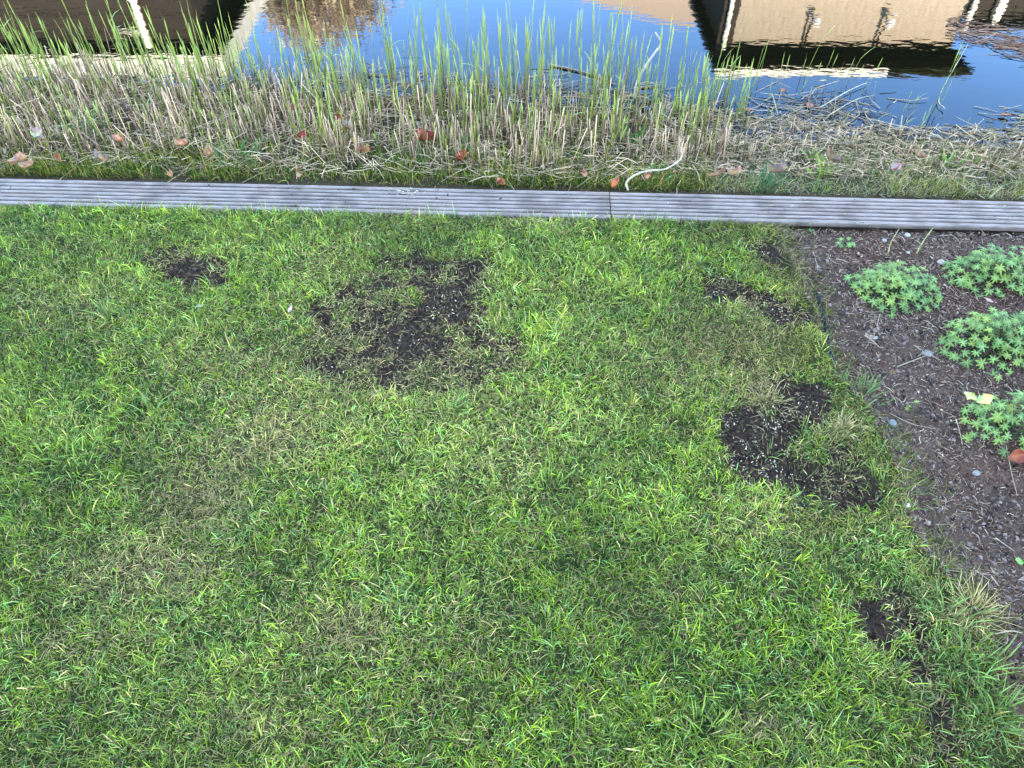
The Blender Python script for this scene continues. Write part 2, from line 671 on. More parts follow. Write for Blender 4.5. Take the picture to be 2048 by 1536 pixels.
# right-hand flat-roofed house
h1 = thing('flat_roofed_house', 'pale brick house with deep dark overhanging eaves, mirrored at upper right of the pond', 'house', (6.4, 15, GZ))
inv = -Vector((6.4, 15, GZ))


def hb(p, org, name, lo, hi, m, **k):
    lo = tuple(a - b_ for a, b_ in zip(lo, org))
    hi = tuple(a - b_ for a, b_ in zip(hi, org))
    return box(name, lo, hi, m, p, **k)


O1 = (6.4, 15, GZ)
hb(h1, O1, 'wall', (4.26, 15, -.1), (8.66, 22, 5.26), M_brick)
hb(h1, O1, 'eaves_shade_strip', (4.325, 14.97, 4.99), (8.66, 14.998, 5.25), M_soffit)  # dark strip in place of the eaves' shadow on the wall top
hb(h1, O1, 'side_cladding', (4.20, 15.02, -.1), (4.255, 21.9, 5.25), M_clad)
hb(h1, O1, 'corner_cladding', (4.02, 14.96, -.1), (4.32, 14.995, 5.25), M_clad)
hb(h1, O1, 'soffit', (4.00, 14.50, 5.262), (8.98, 22.6, 5.30), M_soffit)
hb(h1, O1, 'roof', (4.00, 14.50, 5.302), (8.98, 22.6, 5.42), M_roofd)
hb(h1, O1, 'fascia', (3.96, 14.45, 5.26), (7.35, 14.495, 5.37), M_cream)
hb(h1, O1, 'fascia', (7.353, 14.45, 5.26), (9.02, 14.495, 5.37), M_soffit)
tube('downpipe', [(4.15 - 6.4, -.09, 0), (4.15 - 6.4, -.09, 5.0)], .045, (.7, .66, .55), M_cream, parent=h1)
tube('downpipe', [(8.72 - 6.4, -.1, 0), (8.72 - 6.4, -.1, 4.7)], .05, (.7, .66, .55), M_cream, parent=h1)
for lx in (5.72, 7.14):
    bar = tube('lamp_bracket', [(lx - 6.4, -.06, 5.03), (lx - 6.4, -.08, 4.7), (lx - 6.37, -.12, 4.5), (lx - 6.4, -.16, 4.38)], .022, (.01, .01, .01), M_soffit, parent=h1)
    bpy_me = bpy.data.meshes.new('lamp_globe')
    import bmesh
    bm = bmesh.new()
    bmesh.ops.create_icosphere(bm, subdivisions=2, radius=.085)
    bm.to_mesh(bpy_me)
    bm.free()
    g = link('lamp_globe', bpy_me, M_white, bar)
    g.location = (lx - 6.33, -.18, 4.45)
for wx in (-1.1, 1.1):
    window(h1, wx, 0, 1.0, 1.3, 1.3)
# annex
h2 = thing('clad_annex', 'dark clad annex with cream corner post, mirrored at top right in the pond', 'building', (9.9, 15.4, GZ))
O2 = (9.9, 15.4, GZ)
hb(h2, O2, 'wall', (9.05, 15.4, -.1), (12.5, 20, 4.75), M_clad)
hb(h2, O2, 'corner_post', (9.42, 15.28, -.1), (9.56, 15.395, 4.70), M_cream)
hb(h2, O2, 'roof', (9.04, 15.2, 4.752), (12.8, 20.1, 4.85), M_roofd)
# left-hand house
h3 = thing('dark_clad_house', 'dark board clad house with a deep cream fascia, mirrored at upper left of the pond', 'house', (-9, 14, GZ))
O3 = (-9, 14, GZ)
hb(h3, O3, 'wall', (-18, 14, -.1), (-5.72, 22, 4.60), M_clad)
zb = 4.60
k = 0
while zb > .3:
    zl = zb - .325
    hb(h3, O3, 'cladding_board', (-18, 13.95, zl + .018), (-5.66, 13.995, zb), M_clad)
    zb = zl
hb(h3, O3, 'soffit', (-18.3, 13.70, 4.61), (-5.32, 22.4, 4.65), M_soffit)
hb(h3, O3, 'fascia', (-18.3, 13.64, 4.59), (-5.32, 13.695, 5.02), M_cream)
hb(h3, O3, 'fascia', (-5.318, 13.64, 4.59), (-5.26, 22.4, 5.02), M_cream)
hb(h3, O3, 'roof', (-18.3, 13.70, 4.652), (-5.32, 22.4, 5.0), M_roofd)
tube('downpipe', [(-6.62 + 9, -.14, 0), (-6.62 + 9, -.14, 4.55)], .07, (.7, .66, .55), M_cream, parent=h3)
tube('pipe_bracket', [(-7.2 + 9, -.1, 4.22), (-6.65 + 9, -.14, 4.2)], .03, (.7, .66, .55), M_cream, parent=h3)
for wx in (-6, -3, 0):
    window(h3, wx, -.05, 1.0, 1.5, 1.3)
# yellow brick house behind it
h4 = thing('yellow_brick_house', 'yellow brick house with cream fascia behind the dark clad house, mirrored at the top', 'house', (-6.5, 23, GZ))
O4 = (-6.5, 23, GZ)
hb(h4, O4, 'wall', (-12, 23, -.1), (-4.8, 30, 7.3), M_brick)
hb(h4, O4, 'soffit', (-12.3, 22.6, 7.31), (-4.5, 30, 7.35), M_soffit)
hb(h4, O4, 'fascia', (-12.3, 22.55, 7.30), (-4.5, 22.595, 7.62), M_cream)
hb(h4, O4, 'roof', (-12.3, 22.6, 7.352), (-4.5, 30, 7.6), M_roofd)
# tiled hipped roof house
h5 = thing('hipped_roof_house', 'house with a sandy brown hipped tile roof, mirrored at the top centre of the pond', 'house', (6, 27, GZ))
O5 = (6, 27, GZ)
hb(h5, O5, 'wall', (.2, 24, -.1), (14, 32, 7.0), M_brick)
me = bpy.data.meshes.new('roof')
ex0, ex1, ey0, ey1, ez, rz_ = -.3 - 6, 14.5 - 6, 23.4 - 27, 32.6 - 27, 6.98, 10.15
me.from_pydata([(ex0, ey0, ez), (ex1, ey0, ez), (ex1, ey1, ez), (ex0, ey1, ez), (-.2, 0.4, rz_), (3.5, 0.4, rz_)], [],
               [(0, 1, 5, 4), (1, 2, 5), (2, 3, 4, 5), (3, 0, 4), (3, 2, 1, 0)])
link('roof', me, M_roof, h5)
hb(h5, O5, 'gutter', (-.35, 23.28, 6.9), (14.5, 23.38, 7.02), M_white)

# unseen house added behind the camera to cast shade over the lawn
h6 = thing('shade_caster_house', 'unseen cream house added behind the viewer to shade the lawn and bounce light', 'house', (1, -6, 0))
O6 = (1, -6, 0)
hb(h6, O6, 'wall', (-4, -14, -.1), (11, -6, 5.1), M_cream)  # walls made cream to bounce sky light onto the lawn
me = bpy.data.meshes.new('roof')
me.from_pydata([(-5.2, .5, 5.1), (10.2, .5, 5.1), (10.2, -8.5, 5.1), (-5.2, -8.5, 5.1), (-5.2, -4, 7.7), (10.2, -4, 7.7)], [],
               [(0, 1, 5, 4), (1, 2, 5), (2, 3, 4, 5), (3, 0, 4), (3, 2, 1, 0)])
link('roof', me, M_roof, h6)
for wx in (-3, 5, 8):
    for wz in (.9, 3.3):
        window(h6, wx, 0, wz, 1.5, 1.3, face=1)
hb(h6, O6, 'patio_door', (1.2, -5.95, 0), (3.4, -5.9, 2.2), M_white)

# ------------------------------------------------------------------ edging boards (grooved planks)
M_board, nt, b = new_mat('weathered_board', .8, .1)
tc = nt.nodes.new('ShaderNodeTexCoord')
mp = nt.nodes.new('ShaderNodeMapping')
mp.inputs['Scale'].default_value = (5, 90, 40)
n = nt.nodes.new('ShaderNodeTexNoise')
n.inputs['Scale'].default_value = 3
n.inputs['Detail'].default_value = 8
n.inputs['Roughness'].default_value = .7
nt.links.new(tc.outputs['Object'], mp.inputs['Vector'])
nt.links.new(mp.outputs[0], n.inputs['Vector'])
r = nt.nodes.new('ShaderNodeValToRGB')
r.color_ramp.elements[0].position = .28
r.color_ramp.elements[0].color = (.10, .058, .036, 1)
r.color_ramp.elements[1].position = .62
r.color_ramp.elements[1].color = (.33, .185, .115, 1)
nt.links.new(n.outputs['Fac'], r.inputs['Fac'])
n2_ = nt.nodes.new('ShaderNodeTexNoise')
n2_.inputs['Scale'].default_value = 14
n2_.inputs['Detail'].default_value = 6
nt.links.new(tc.outputs['Object'], n2_.inputs['Vector'])
r2 = nt.nodes.new('ShaderNodeValToRGB')
r2.color_ramp.elements[0].position = .35
r2.color_ramp.elements[0].color = (.78, .76, .7, 1)
r2.color_ramp.elements[1].position = .6
r2.color_ramp.elements[1].color = (1, 1, 1, 1)
nt.links.new(n2_.outputs['Fac'], r2.inputs['Fac'])
mx = nt.nodes.new('ShaderNodeMix')
mx.data_type = 'RGBA'
mx.blend_type = 'MULTIPLY'
mx.inputs[0].default_value = .8
nt.links.new(r.outputs[0], mx.inputs[6])
nt.links.new(r2.outputs[0], mx.inputs[7])
at_ = nt.nodes.new('ShaderNodeAttribute')
at_.attribute_name = 'col'
mx2 = nt.nodes.new('ShaderNodeMix')
mx2.data_type = 'RGBA'
mx2.blend_type = 'MULTIPLY'
mx2.inputs[0].default_value = 1
nt.links.new(mx.outputs[2], mx2.inputs[6])
nt.links.new(at_.outputs[0], mx2.inputs[7])
nt.links.new(mx2.outputs[2], b.inputs['Base Color'])
bp = nt.nodes.new('ShaderNodeBump')
bp.inputs['Strength'].default_value = .5
bp.inputs['Distance'].default_value = .001
nt.links.new(n.outputs['Fac'], bp.inputs['Height'])
nt.links.new(bp.outputs['Normal'], b.inputs['Normal'])


def plank_mesh(length, seed):
    nrib = 7
    pitch_ = BW / nrib
    prof = []                              # (v, z, colour factor: darker in the grooves and on the sides)
    g = .0092
    prof.append((-BW, -.016, .5))
    prof.append((-BW, -.003, .8))
    prof.append((-BW + .002, 0, 1))
    for i in range(nrib):
        v0 = -BW + i * pitch_
        if i > 0:
            prof += [(v0 - g / 2, 0, .95), (v0 - g / 2 + .0012, -.009, .06), (v0 + g / 2 - .0012, -.009, .06), (v0 + g / 2, 0, .95)]
            prof.append((v0 + pitch_ / 2, .0006, 1.05))
        else:
            prof.append((v0 + pitch_ / 2, .0004, 1.05))
    prof += [(-.002, 0, 1), (0, -.003, .8), (0, -.016, .5)]
    prof = np.array(prof)
    m = len(prof)
    nl = max(2, int(length / .03))
    us = np.linspace(0, length, nl)
    Uu, Ii = np.meshgrid(us, np.arange(m), indexing='ij')
    v = prof[Ii, 0]
    z = prof[Ii, 1] + (vnoise(Uu, v * 0 + seed, 2, 71) - .5) * .004
    top = (prof[Ii, 1] > -.001)
    z = z + np.where(top, (vnoise(Uu, v, 90, 73 + seed) - .5) * .0012, 0)
    prof_tone = prof[Ii, 2] * (1 - .25 * (vnoise(Uu, v, 12, 75 + seed) > .62))
    verts = np.stack([Uu, v, z], 2).reshape(-1, 3)
    cols = np.repeat(prof_tone.reshape(-1, 1), 3, 1)
    id_ = np.arange(nl * m).reshape(nl, m)
    q_ = np.stack([id_[:-1, :-1], id_[1:, :-1], id_[1:, 1:], id_[:-1, 1:]], 2).reshape(-1)
    sizes = [4] * ((nl - 1) * (m - 1))
    lo_ = list(q_) + list(id_[0]) + list(id_[-1][::-1])
    sizes += [m, m]
    return np_mesh('plank', verts, sizes, lo_, cols)


edging = thing('board_edging', 'weathered grey grooved deck boards laid end to end between lawn and pond bank', 'edging board',
               (A[0], A[1], BT), math.atan2(U[1], U[0]))
jx_, jy_ = at(1220, 400, BT)
ju = float(uv(jx_, jy_)[0])
p1 = link('plank', plank_mesh(3.6, 1), M_board, edging)
p1.location = (ju - .0015 - 3.6, 0, 0)
p2 = link('plank', plank_mesh(3.6, 2), M_board, edging)
p2.location = (ju + .0015, -.001, .0005)
p0 = link('plank', plank_mesh(2.4, 3), M_board, edging)
p0.location = (ju - 3.605 - 2.4, 0, 0)
for pu in (ju - 3.0, ju - 1.5, ju, ju + 1.4, ju + 3.0):
    box('post', (pu - .03, -.11, -.4), (pu + .03, -.05, -.026), M_clad, edging)

M_bits = attr_mat('loose_bits', .9, .05)
n = 420
uu_, vv_ = rng.uniform(-1, 4.6, n), rng.uniform(-BW, 0, n)
bx2, by2 = xy(uu_, vv_)
P = np.stack([bx2, by2, np.full(n, BT + .001)], 1)
cc = np.where(rng.random((n, 1)) < .35, np.array([[.34, .25, .18]]), np.array([[.05, .035, .025]])) * rng.uniform(.5, 1.3, (n, 1))
link('board_crumbs', bits_mesh('board_crumbs', P, rng.gamma(2, .0009, n).clip(.0006, .005), cc, aspect=(1.3, .8, .4)), M_bits, kind='stuff',
     label='soil crumbs and grit lying on the grooved boards', category='crumbs')
n = 34
a_, b_ = rng.normal(812, 18, n), rng.normal(383, 4, n)
x_, y_ = at(a_, b_, BT)
P = np.stack([x_, y_, np.full(n, BT + .0012)], 1)
tag(link('bird_dropping', bits_mesh('bird_dropping', P, rng.uniform(.002, .006, n), np.array([.27, .20, .15]) * rng.uniform(.6, 1.2, (n, 1)), aspect=(1.6, 1, .12), flat=.05), M_bits, kind='stuff'),
    'pale bird dropping splashed on the left board', 'bird dropping')

# ------------------------------------------------------------------ lawn
M_grass = attr_mat('grass_blade', .55, .12, transl=.35, tint=(1.1, 1, .8))
M_dry = attr_mat('dry_stalk', .75, .08, transl=.1, tint=(1.22, .95, .64))

ZONES = [  # px, py, rx, ry, kind, strength
    (390, 990, 90, 60, 'straw', .8), (290, 1130, 150, 55, 'straw', .75), (470, 900, 110, 50, 'straw', .4),
    (690, 1255, 110, 60, 'straw', .7), (560, 850, 130, 60, 'straw', .45), (1000, 900, 130, 120, 'straw', .3),
    (560, 1450, 180, 80, 'straw', .3), (180, 1280, 160, 60, 'straw', .3), (650, 520, 60, 40, 'straw', .35),
    (800, 700, 250, 120, 'straw', .35), (1500, 660, 120, 60, 'straw', .5), (1530, 780, 50, 50, 'straw', .85),
    (1690, 855, 35, 26, 'straw', 1.2), (1380, 720, 130, 70, 'straw', .35), (1945, 1225, 38, 50, 'straw', 1.2),
    (1600, 1040, 200, 40, 'straw', .35), (1080, 430, 120, 25, 'straw', .4), (800, 430, 60, 25, 'straw', .3),
    (1530, 1450, 60, 25, 'straw', .8), (950, 1240, 90, 50, 'straw', .2), (1280, 1180, 90, 60, 'straw', .25),
    (480, 720, 200, 60, 'straw', .25), (110, 610, 120, 60, 'straw', .25), (900, 1380, 160, 80, 'straw', .15),
    (1600, 700, 60, 45, 'moss', 1.0), (1490, 445, 90, 26, 'moss', .8), (1590, 570, 45, 45, 'moss', .8),
    (1740, 860, 45, 40, 'moss', .7), (1450, 690, 70, 40, 'moss', .4), (1640, 1040, 70, 22, 'moss', .6), (1800, 900, 30, 50, 'moss', .6),
    (1120, 570, 70, 30, 'moss', .35), (1850, 1430, 40, 60, 'moss', .4), (330, 470, 160, 40, 'moss', .2),
    (1150, 480, 300, 60, 'lush', .5), (300, 420, 400, 40, 'lush', .8), (1000, 640, 90, 160, 'lush', .6), (1080, 700, 60, 120, 'lush', .8),
    (130, 930, 110, 60, 'lush', .8), (60, 760, 200, 100, 'lush', .4), (1230, 1030, 130, 90, 'lush', .5), (1100, 960, 60, 60, 'lush', .7),
    (1450, 1250, 260, 140, 'lush', .6), (1300, 1450, 300, 120, 'lush', .7), (1650, 1400, 150, 150, 'lush', .5),
    (1200, 830, 160, 120, 'pale', .7), (900, 760, 160, 60, 'pale', .3), (650, 900, 300, 100, 'pale', .35), (1450, 1000, 150, 60, 'pale', .35),
    (950, 1330, 200, 90, 'dark', .6), (1180, 1120, 120, 60, 'dark', .5), (250, 1400, 250, 120, 'dark', .4), (100, 1000, 100, 60, 'dark', .3),
    (1900, 1250, 70, 200, 'blue', .8), (1780, 1050, 60, 90, 'blue', .5), (1740, 800, 40, 90, 'blue', .6), (330, 1200, 60, 40, 'blue', .5),
    (480, 1050, 80, 50, 'blue', .5), (800, 1210, 70, 50, 'blue', .6), (1330, 420, 50, 20, 'lush', .6), (2000, 1450, 60, 120, 'blue', .8),
]


def zone(px, py, kind):
    t = np.zeros(np.shape(px))
    for zx, zy, rx, ry, k_, s in ZONES:
        if k_ == kind:
            t = t + s * np.exp(-(((px - zx) / rx) ** 2 + ((py - zy) / ry) ** 2))
    return np.clip(t, 0, 1.2)


def lawn_roots(n, xr, yr):
    x = rng.uniform(*xr, n)
    y = rng.uniform(*yr, n)
    return x, y


def scatter_lawn(dens_in, dens_out):
    xr, yr = (-3.2, 3.0), (0.15, 2.6)
    n = int((xr[1] - xr[0]) * (yr[1] - yr[0]) * dens_in)
    x, y = lawn_roots(n, xr, yr)
    u, v = uv(x, y)
    px, py = pix(x, y, 0.02)
    edge = bed_edge_x(y) + (vnoise(x, y, 14, 3) - .5) * .07
    ok = (v < -BW + .004) & (x < edge)
    inside = (px > -120) & (px < 2170) & (py < 1640)
    ok &= inside | (rng.random(n) < dens_out / dens_in)
    return x[ok], y[ok]


x, y = scatter_lawn(71500, 4500)
bare, grit = bare_map(x + rng.normal(0, .009, len(x)), y + rng.normal(0, .009, len(x)))
keep = rng.random(len(x)) > np.clip(bare * 1.04 + .04 * (bare > .4), 0, .99)
# natural thin spots all over
thin = vnoise(x, y, 13, 81)
keep &= rng.random(len(x)) > np.clip((.36 - thin) * 3.0, 0, .6)
x, y, bare = x[keep], y[keep], bare[keep]
n = len(x)
px, py = pix(x, y, 0.02)
u, v = uv(x, y)
zs, zm, zl, zp, zd, zb_ = [zone(px, py, k_) for k_ in ('straw', 'moss', 'lush', 'pale', 'dark', 'blue')]
lip = np.exp(-((bed_edge_x(y) - x - .02) / .06) ** 2) * np.clip((vnoise(x, y, 9, 151) - .3) * 2.5, 0, 1)
zm = np.maximum(zm, lip * .75)
zs = np.maximum(zs, .35 * lip)
# tufts: blades of one tuft share lean, height and hue
tx, ty = np.floor(x / .022 + vnoise(x, y, 30, 83) * 1.5), np.floor(y / .022 + vnoise(x, y, 30, 84) * 1.5)
th1, th2, th3 = hash2(tx, ty, 5), hash2(tx, ty, 6), hash2(tx, ty, 7)
big = vnoise(x, y, 5, 85)
mid = vnoise(x, y, 16, 86)
az = th1 * 6.28 + rng.normal(0, 1.1, n)
az = np.where(rng.random(n) < .3, rng.uniform(0, 6.28, n), az)
L = rng.gamma(6.0, .0034, n) * (.75 + .5 * th2) * (.85 + .35 * big)
L *= 1 + .22 * zl + .28 * zb_ - .45 * np.clip(zm, 0, 1) - .25 * np.clip(zs, 0, 1)
bedd = bed_edge_x(y) - x
L *= 1 - .3 * (bare > .3)
L *= 1 + .3 * np.exp(-(bedd / .05) ** 2) * (rng.random(n) < .4)
L *= 1 + .7 * np.exp(-((v + BW) / .05) ** 2) * vnoise(x, y, 8, 89)
L = np.clip(L, .007, .07)
W = rng.normal(.00158, .00045, n).clip(.0007, .0030) * (1 + .35 * zb_ + .2 * zl - .35 * np.clip(zm, 0, 1) - .2 * np.clip(zs, 0, 1))
tilt = np.abs(rng.normal(.55, .35, n)) + .25 * th3 + .3 * np.clip(zs, 0, 1) + .25 * (bare > .3)
bend = rng.normal(.75, .5, n)
P = np.stack([x, y, ground_z(x, y, False) + (vnoise(x, y, 4, 21) - .5) * 0.02 - .002], 1)
cG = np.array([.072, .100, .006])
cB = np.array([.150, .175, .008])
cY = np.array([.235, .225, .040])
cD = np.array([.016, .028, .003])
cS = np.array([.250, .165, .065])
cBl = np.array([.120, .165, .045])
cM = np.array([.130, .105, .014])
cBr = np.array([.085, .052, .022])
rsel = rng.random(n)
tone = np.clip(.5 + (mid - .5) * 1.5 + (th2 - .5) * .6 + rng.normal(0, .22, n), 0, 1)[:, None]
c = cD * np.clip(1 - 2 * tone, 0, 1) + cG * (1 - np.abs(2 * tone - 1)) + cB * np.clip(2 * tone - 1, 0, 1)
yel = np.clip((big - .45) * 1.2 + .20 + zp * .45 - zd * .25 - zl * .1 + zs * .25, .04, .85)
c = np.where((rng.random(n) < yel)[:, None], c * .35 + cY * .65, c)
c = np.where((rng.random(n) < np.clip(zb_ * .6 + .20, 0, .9))[:, None], cBl * rng.uniform(.7, 1.3, (n, 1)), c)
c = np.where((rng.random(n) < np.clip(.14 + zs * .95 + bare * .75 - zl * .06, .03, .93))[:, None], cS * rng.uniform(.45, 1.25, (n, 1)), c)
c = np.where((rng.random(n) < np.clip(zm * .8, 0, .9))[:, None], cM * rng.uniform(.5, 1.4, (n, 1)), c)
c = np.where((rng.random(n) < .03 + .05 * (bare > .3))[:, None], cBr, c)
mott = 1 + .55 * (vnoise(x, y, 3.2, 161, 2) - .5) + .5 * (vnoise(x, y, 9, 162, 2) - .5)
c = c * mott[:, None] * np.array([1.46, 1.42, 1.2]) + np.array([.006, .007, .003])
c = c * (1 + .18 * zp + .12 * zl - .35 * zd)[:, None] * np.exp(rng.normal(-.02, .48, (n, 1))).clip(.2, 2.4)
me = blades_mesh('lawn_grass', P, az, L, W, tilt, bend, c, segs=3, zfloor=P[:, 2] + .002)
link('lawn_grass', me, M_grass, kind='stuff', label='short mown green lawn grass with straw and moss patches', category='grass')
N_LAWN = n

# thatch: short dead bits lying in the sward
x, y = scatter_lawn(20000, 1500)
bare, _ = bare_map(x, y)
px, py = pix(x, y, 0)
zs = zone(px, py, 'straw')
keep = rng.random(len(x)) < (.35 + .6 * np.clip(zs, 0, 1)) * (1 - .75 * (bare > .9))
x, y, bare = x[keep], y[keep], bare[keep]
n = len(x)
P = np.stack([x, y, ground_z(x, y, False) + (vnoise(x, y, 4, 21) - .5) * 0.02 + rng.uniform(-.002, .008, n)], 1)
c = cS * rng.uniform(.25, 1.15, (n, 1)) + rng.uniform(0, .02, (n, 1)) * np.array([1, .9, .8])
me = blades_mesh('lawn_thatch', P, rng.uniform(0, 6.28, n), rng.uniform(.008, .035, n), rng.uniform(.0008, .002, n),
                 rng.uniform(1.2, 1.6, n), rng.normal(0, .4, n), c, segs=2, basedark=1)
link('lawn_thatch', me, M_dry, kind='stuff', label='dead straw coloured thatch lying between the lawn blades', category='thatch')

# peat crumbs and pale grit in the bare patches
x = rng.uniform(-2.2, 2.2, 240000)
y = rng.uniform(.3, 2.5, 240000)
bare, grit = bare_map(x, y)
u, v = uv(x, y)
inl = (v < -BW) & (x < bed_edge_x(y))
k1 = inl & (bare > .6)
xc, yc = x[k1][:20000], y[k1][:20000]
n = len(xc)
P = np.stack([xc, yc, ground_z(xc, yc) + .001], 1)
me = bits_mesh('peat_crumbs', P, rng.gamma(2.2, .0011, n).clip(.0008, .009), np.array([.036, .020, .0135]) * rng.uniform(.3, 2.2, (n, 1)))
M_crumb = attr_mat('soil_crumb', .95, .04)
link('peat_crumbs', me, M_crumb, kind='stuff', label='black peat crumbs spread over the bare lawn patches', category='soil')
k2 = inl & (rng.random(len(x)) < grit * .7) & (bare > .5)
k2 &= rng.random(len(x)) < np.clip((vnoise(x, y, 25, 91) - .25) * 2.2, .1, 1)
xc, yc = x[k2], y[k2]
n = len(xc)
P = np.stack([xc, yc, ground_z(xc, yc) + .0035], 1)
me = bits_mesh('pale_grit', P, rng.gamma(3, .00047, n).clip(.0006, .0026), np.array([.50, .35, .23]) * rng.uniform(.3, 1.4, (n, 1)), aspect=(1.7, .8, .7))
link('pale_grit', me, M_crumb, kind='stuff', label='pale seed and grit sprinkled on the bare lawn patches', category='grit')

# ------------------------------------------------------------------ planting bed
x = rng.uniform(.9, 2.7, 92000)
y = rng.uniform(.25, 2.45, 92000)
u, v = uv(x, y)
px, py = pix(x, y, 0)
k1 = (x > bed_edge_x(y) - .01) & (v < -BW - .003) & ((px < 2200) | (rng.random(len(x)) < .3))
xb, yb = x[k1], y[k1]
n = min(len(xb), 34000)
xb, yb = xb[:n], yb[:n]
P = np.stack([xb, yb, ground_z(xb, yb) + .001], 1)
rm = np.clip((vnoise(xb, yb, 3.5, 61) - .47) * 8, 0, 1)[:, None]
cc = (np.array([.100, .062, .050]) * (1 - rm) + np.array([.100, .052, .038]) * rm) * rng.gamma(3, .36, (n, 1)).clip(.2, 2.8)
me = bits_mesh('bed_crumbs', P, rng.gamma(2.4, .0010, n).clip(.0008, .008), cc)
link('bed_crumbs', me, M_crumb, kind='stuff', label='dark crumbly mulch covering the planting bed', category='mulch')
k1 = (rng.random(len(xb)) < .40 + .5 * (vnoise(xb, yb, 9, 95) > .55))
xs_, ys_ = xb[k1], yb[k1]
n = len(xs_)
z0 = ground_z(xs_, ys_) + rng.uniform(.001, .006, n)
a = rng.uniform(0, 6.28, n)
l = rng.gamma(2, .006, n).clip(.004, .05)
P0 = np.stack([xs_, ys_, z0], 1)
P1 = P0 + np.stack([np.cos(a) * l, np.sin(a) * l, rng.normal(0, .12, n) * l], 1)
cc = np.where(rng.random((n, 1)) < .5, np.array([[.40, .26, .19]]), np.array([[.15, .075, .045]])) * rng.uniform(.35, 1.45, (n, 1))
me = straws_mesh('bed_fibres', P0, P1, rng.uniform(.0003, .0011, n), rng.uniform(.0002, .0008, n), cc,
                 sag=np.stack([rng.normal(0, .1, n) * l, rng.normal(0, .1, n) * l, rng.uniform(0, .1, n) * l], 1))
link('bed_fibres', me, M_dry, kind='stuff', label='fine grey and brown plant fibres strewn over the bed', category='mulch')
k1 = rng.random(len(xb)) < .022
xs_, ys_ = xb[k1], yb[k1]
n = len(xs_)
P = np.stack([xs_, ys_, ground_z(xs_, ys_) + .004], 1)
me = bits_mesh('bed_chips', P, rng.gamma(3, .0008, n).clip(.001, .0055), np.array([.36, .25, .18]) * rng.uniform(.4, 1.5, (n, 1)), aspect=(1.5, .8, .4))
link('bed_chips', me, M_crumb, kind='stuff', label='pale wood and stone chips scattered over the bed', category='chips')

# loose grass and moss creeping into the bed
n = 3600
yy = rng.uniform(.3, 2.3, n)
xx = bed_edge_x(yy) + np.abs(rng.normal(0, .045, n))
keep = vnoise(xx, yy, 12, 97) > .42
xx, yy = xx[keep], yy[keep]
uu, vv = uv(xx, yy)
xx, yy = xx[vv < -BW], yy[vv < -BW]
n = len(xx)
P = np.stack([xx, yy, ground_z(xx, yy)], 1)
c = np.where(rng.random((n, 1)) < .4, cS, np.where(rng.random((n, 1)) < .65, cM * 1.2, cG * 1.3)) * rng.uniform(.5, 1.3, (n, 1))
me = blades_mesh('bed_edge_grass', P, rng.uniform(0, 6.28, n), rng.gamma(4, .007, n).clip(.01, .06), rng.uniform(.0009, .0022, n),
                 rng.uniform(.6, 1.5, n), rng.normal(.3, .5, n), c, zfloor=P[:, 2] + .003)
link('bed_edge_grass', me, M_grass, kind='stuff', label='loose straggling grass creeping from the lawn into the bed', category='grass')

# black plastic lawn edging showing between lawn and bed
pts = [V(1634, 588, -.005), V(1643, 625, -.004), V(1652, 660, -.006), V(1657, 695, -.004), V(1666, 730, -.006)]
pp = spline(pts, 24)
vs, lo_, sz = [], [], []
for i, p in enumerate(pp):
    t = (pp[min(23, i + 1)] - pp[max(0, i - 1)]).normalized()
    nn = Vector((-t.y, t.x, 0))
    w = .0035
    for s_, zz in ((-1, -.05), (-1, .006), (1, .006), (1, -.05)):
        vs.append(list(p + nn * s_ * w + Vector((0, 0, zz + .002 * math.sin(i)))))
for i in range(23):
    for j in range(4):
        j2 = (j + 1) % 4
        lo_ += [i * 4 + j, i * 4 + j2, (i + 1) * 4 + j2, (i + 1) * 4 + j]
        sz.append(4)
lo_ += [0, 1, 2, 3, 92 + 3, 92 + 2, 92 + 1, 92]
sz += [4, 4]
me = np_mesh('lawn_edging', np.array(vs), sz, lo_)
M_black = flat_mat('black_plastic', (.010, .010, .011), .7, .05, noise=(30, .3))
tag(link('lawn_edging', me, M_black), 'short strip of black plastic edging showing between the lawn and the bed', 'edging strip')

# ------------------------------------------------------------------ geraniums
M_leaf = attr_mat('geranium_leaf', .55, .16, transl=.25, noise=(120, .18), objrand=.22)
M_leafy = attr_mat('yellow_leaf', .6, .3, transl=.3, noise=(90, .15))
M_stalk = attr_mat('plant_stalk', .6, .3)


def lobed_leaf(seed, lobes=7, basecol=(.042, .100, .030)):
    """palmate leaf of deep toothed lobes, one unit across, slightly cupped, stalk end at the origin"""
    rd = random.Random(seed)
    vs = [(0, 0, 0)]
    cs = [(.28, .32, .10)]
    n_ = lobes
    span = math.radians(310)
    ring = []
    for i in range(n_):
        a0 = -span / 2 + span * (i + .5) / n_ + rd.uniform(-.05, .05)
        ln = .5 * (1 - .28 * abs((i - (n_ - 1) / 2) / (n_ / 2))) * rd.uniform(.9, 1.1)
        hw = span / n_ / 2
        lift = rd.uniform(-.06, .05)
        for (da, f) in ((-hw * .98, .34), (-hw * .72, .70), (-hw * .36, .74), (-hw * .30, .93), (0, 1.0), (hw * .30, .90), (hw * .36, .72), (hw * .72, .68)):
            r_ = ln * f
            zz = -.35 * r_ * r_ + lift * f - .03 * abs(da / hw)
            ring.append((math.sin(a0 + da) * r_, math.cos(a0 + da) * r_, zz))
            k_ = rd.uniform(.8, 1.2) * (1.25 if abs(da) < .01 else 1.0)
            cs.append(tuple(c_ * k_ for c_ in basecol))
    vs += ring
    m_ = len(ring)
    lo, sz_ = [], []
    for i in range(m_ - 1):
        lo += [0, i + 1, i + 2]
        sz_.append(3)
    return np_mesh('leaf', np.array(vs), sz_, lo, np.array(cs))


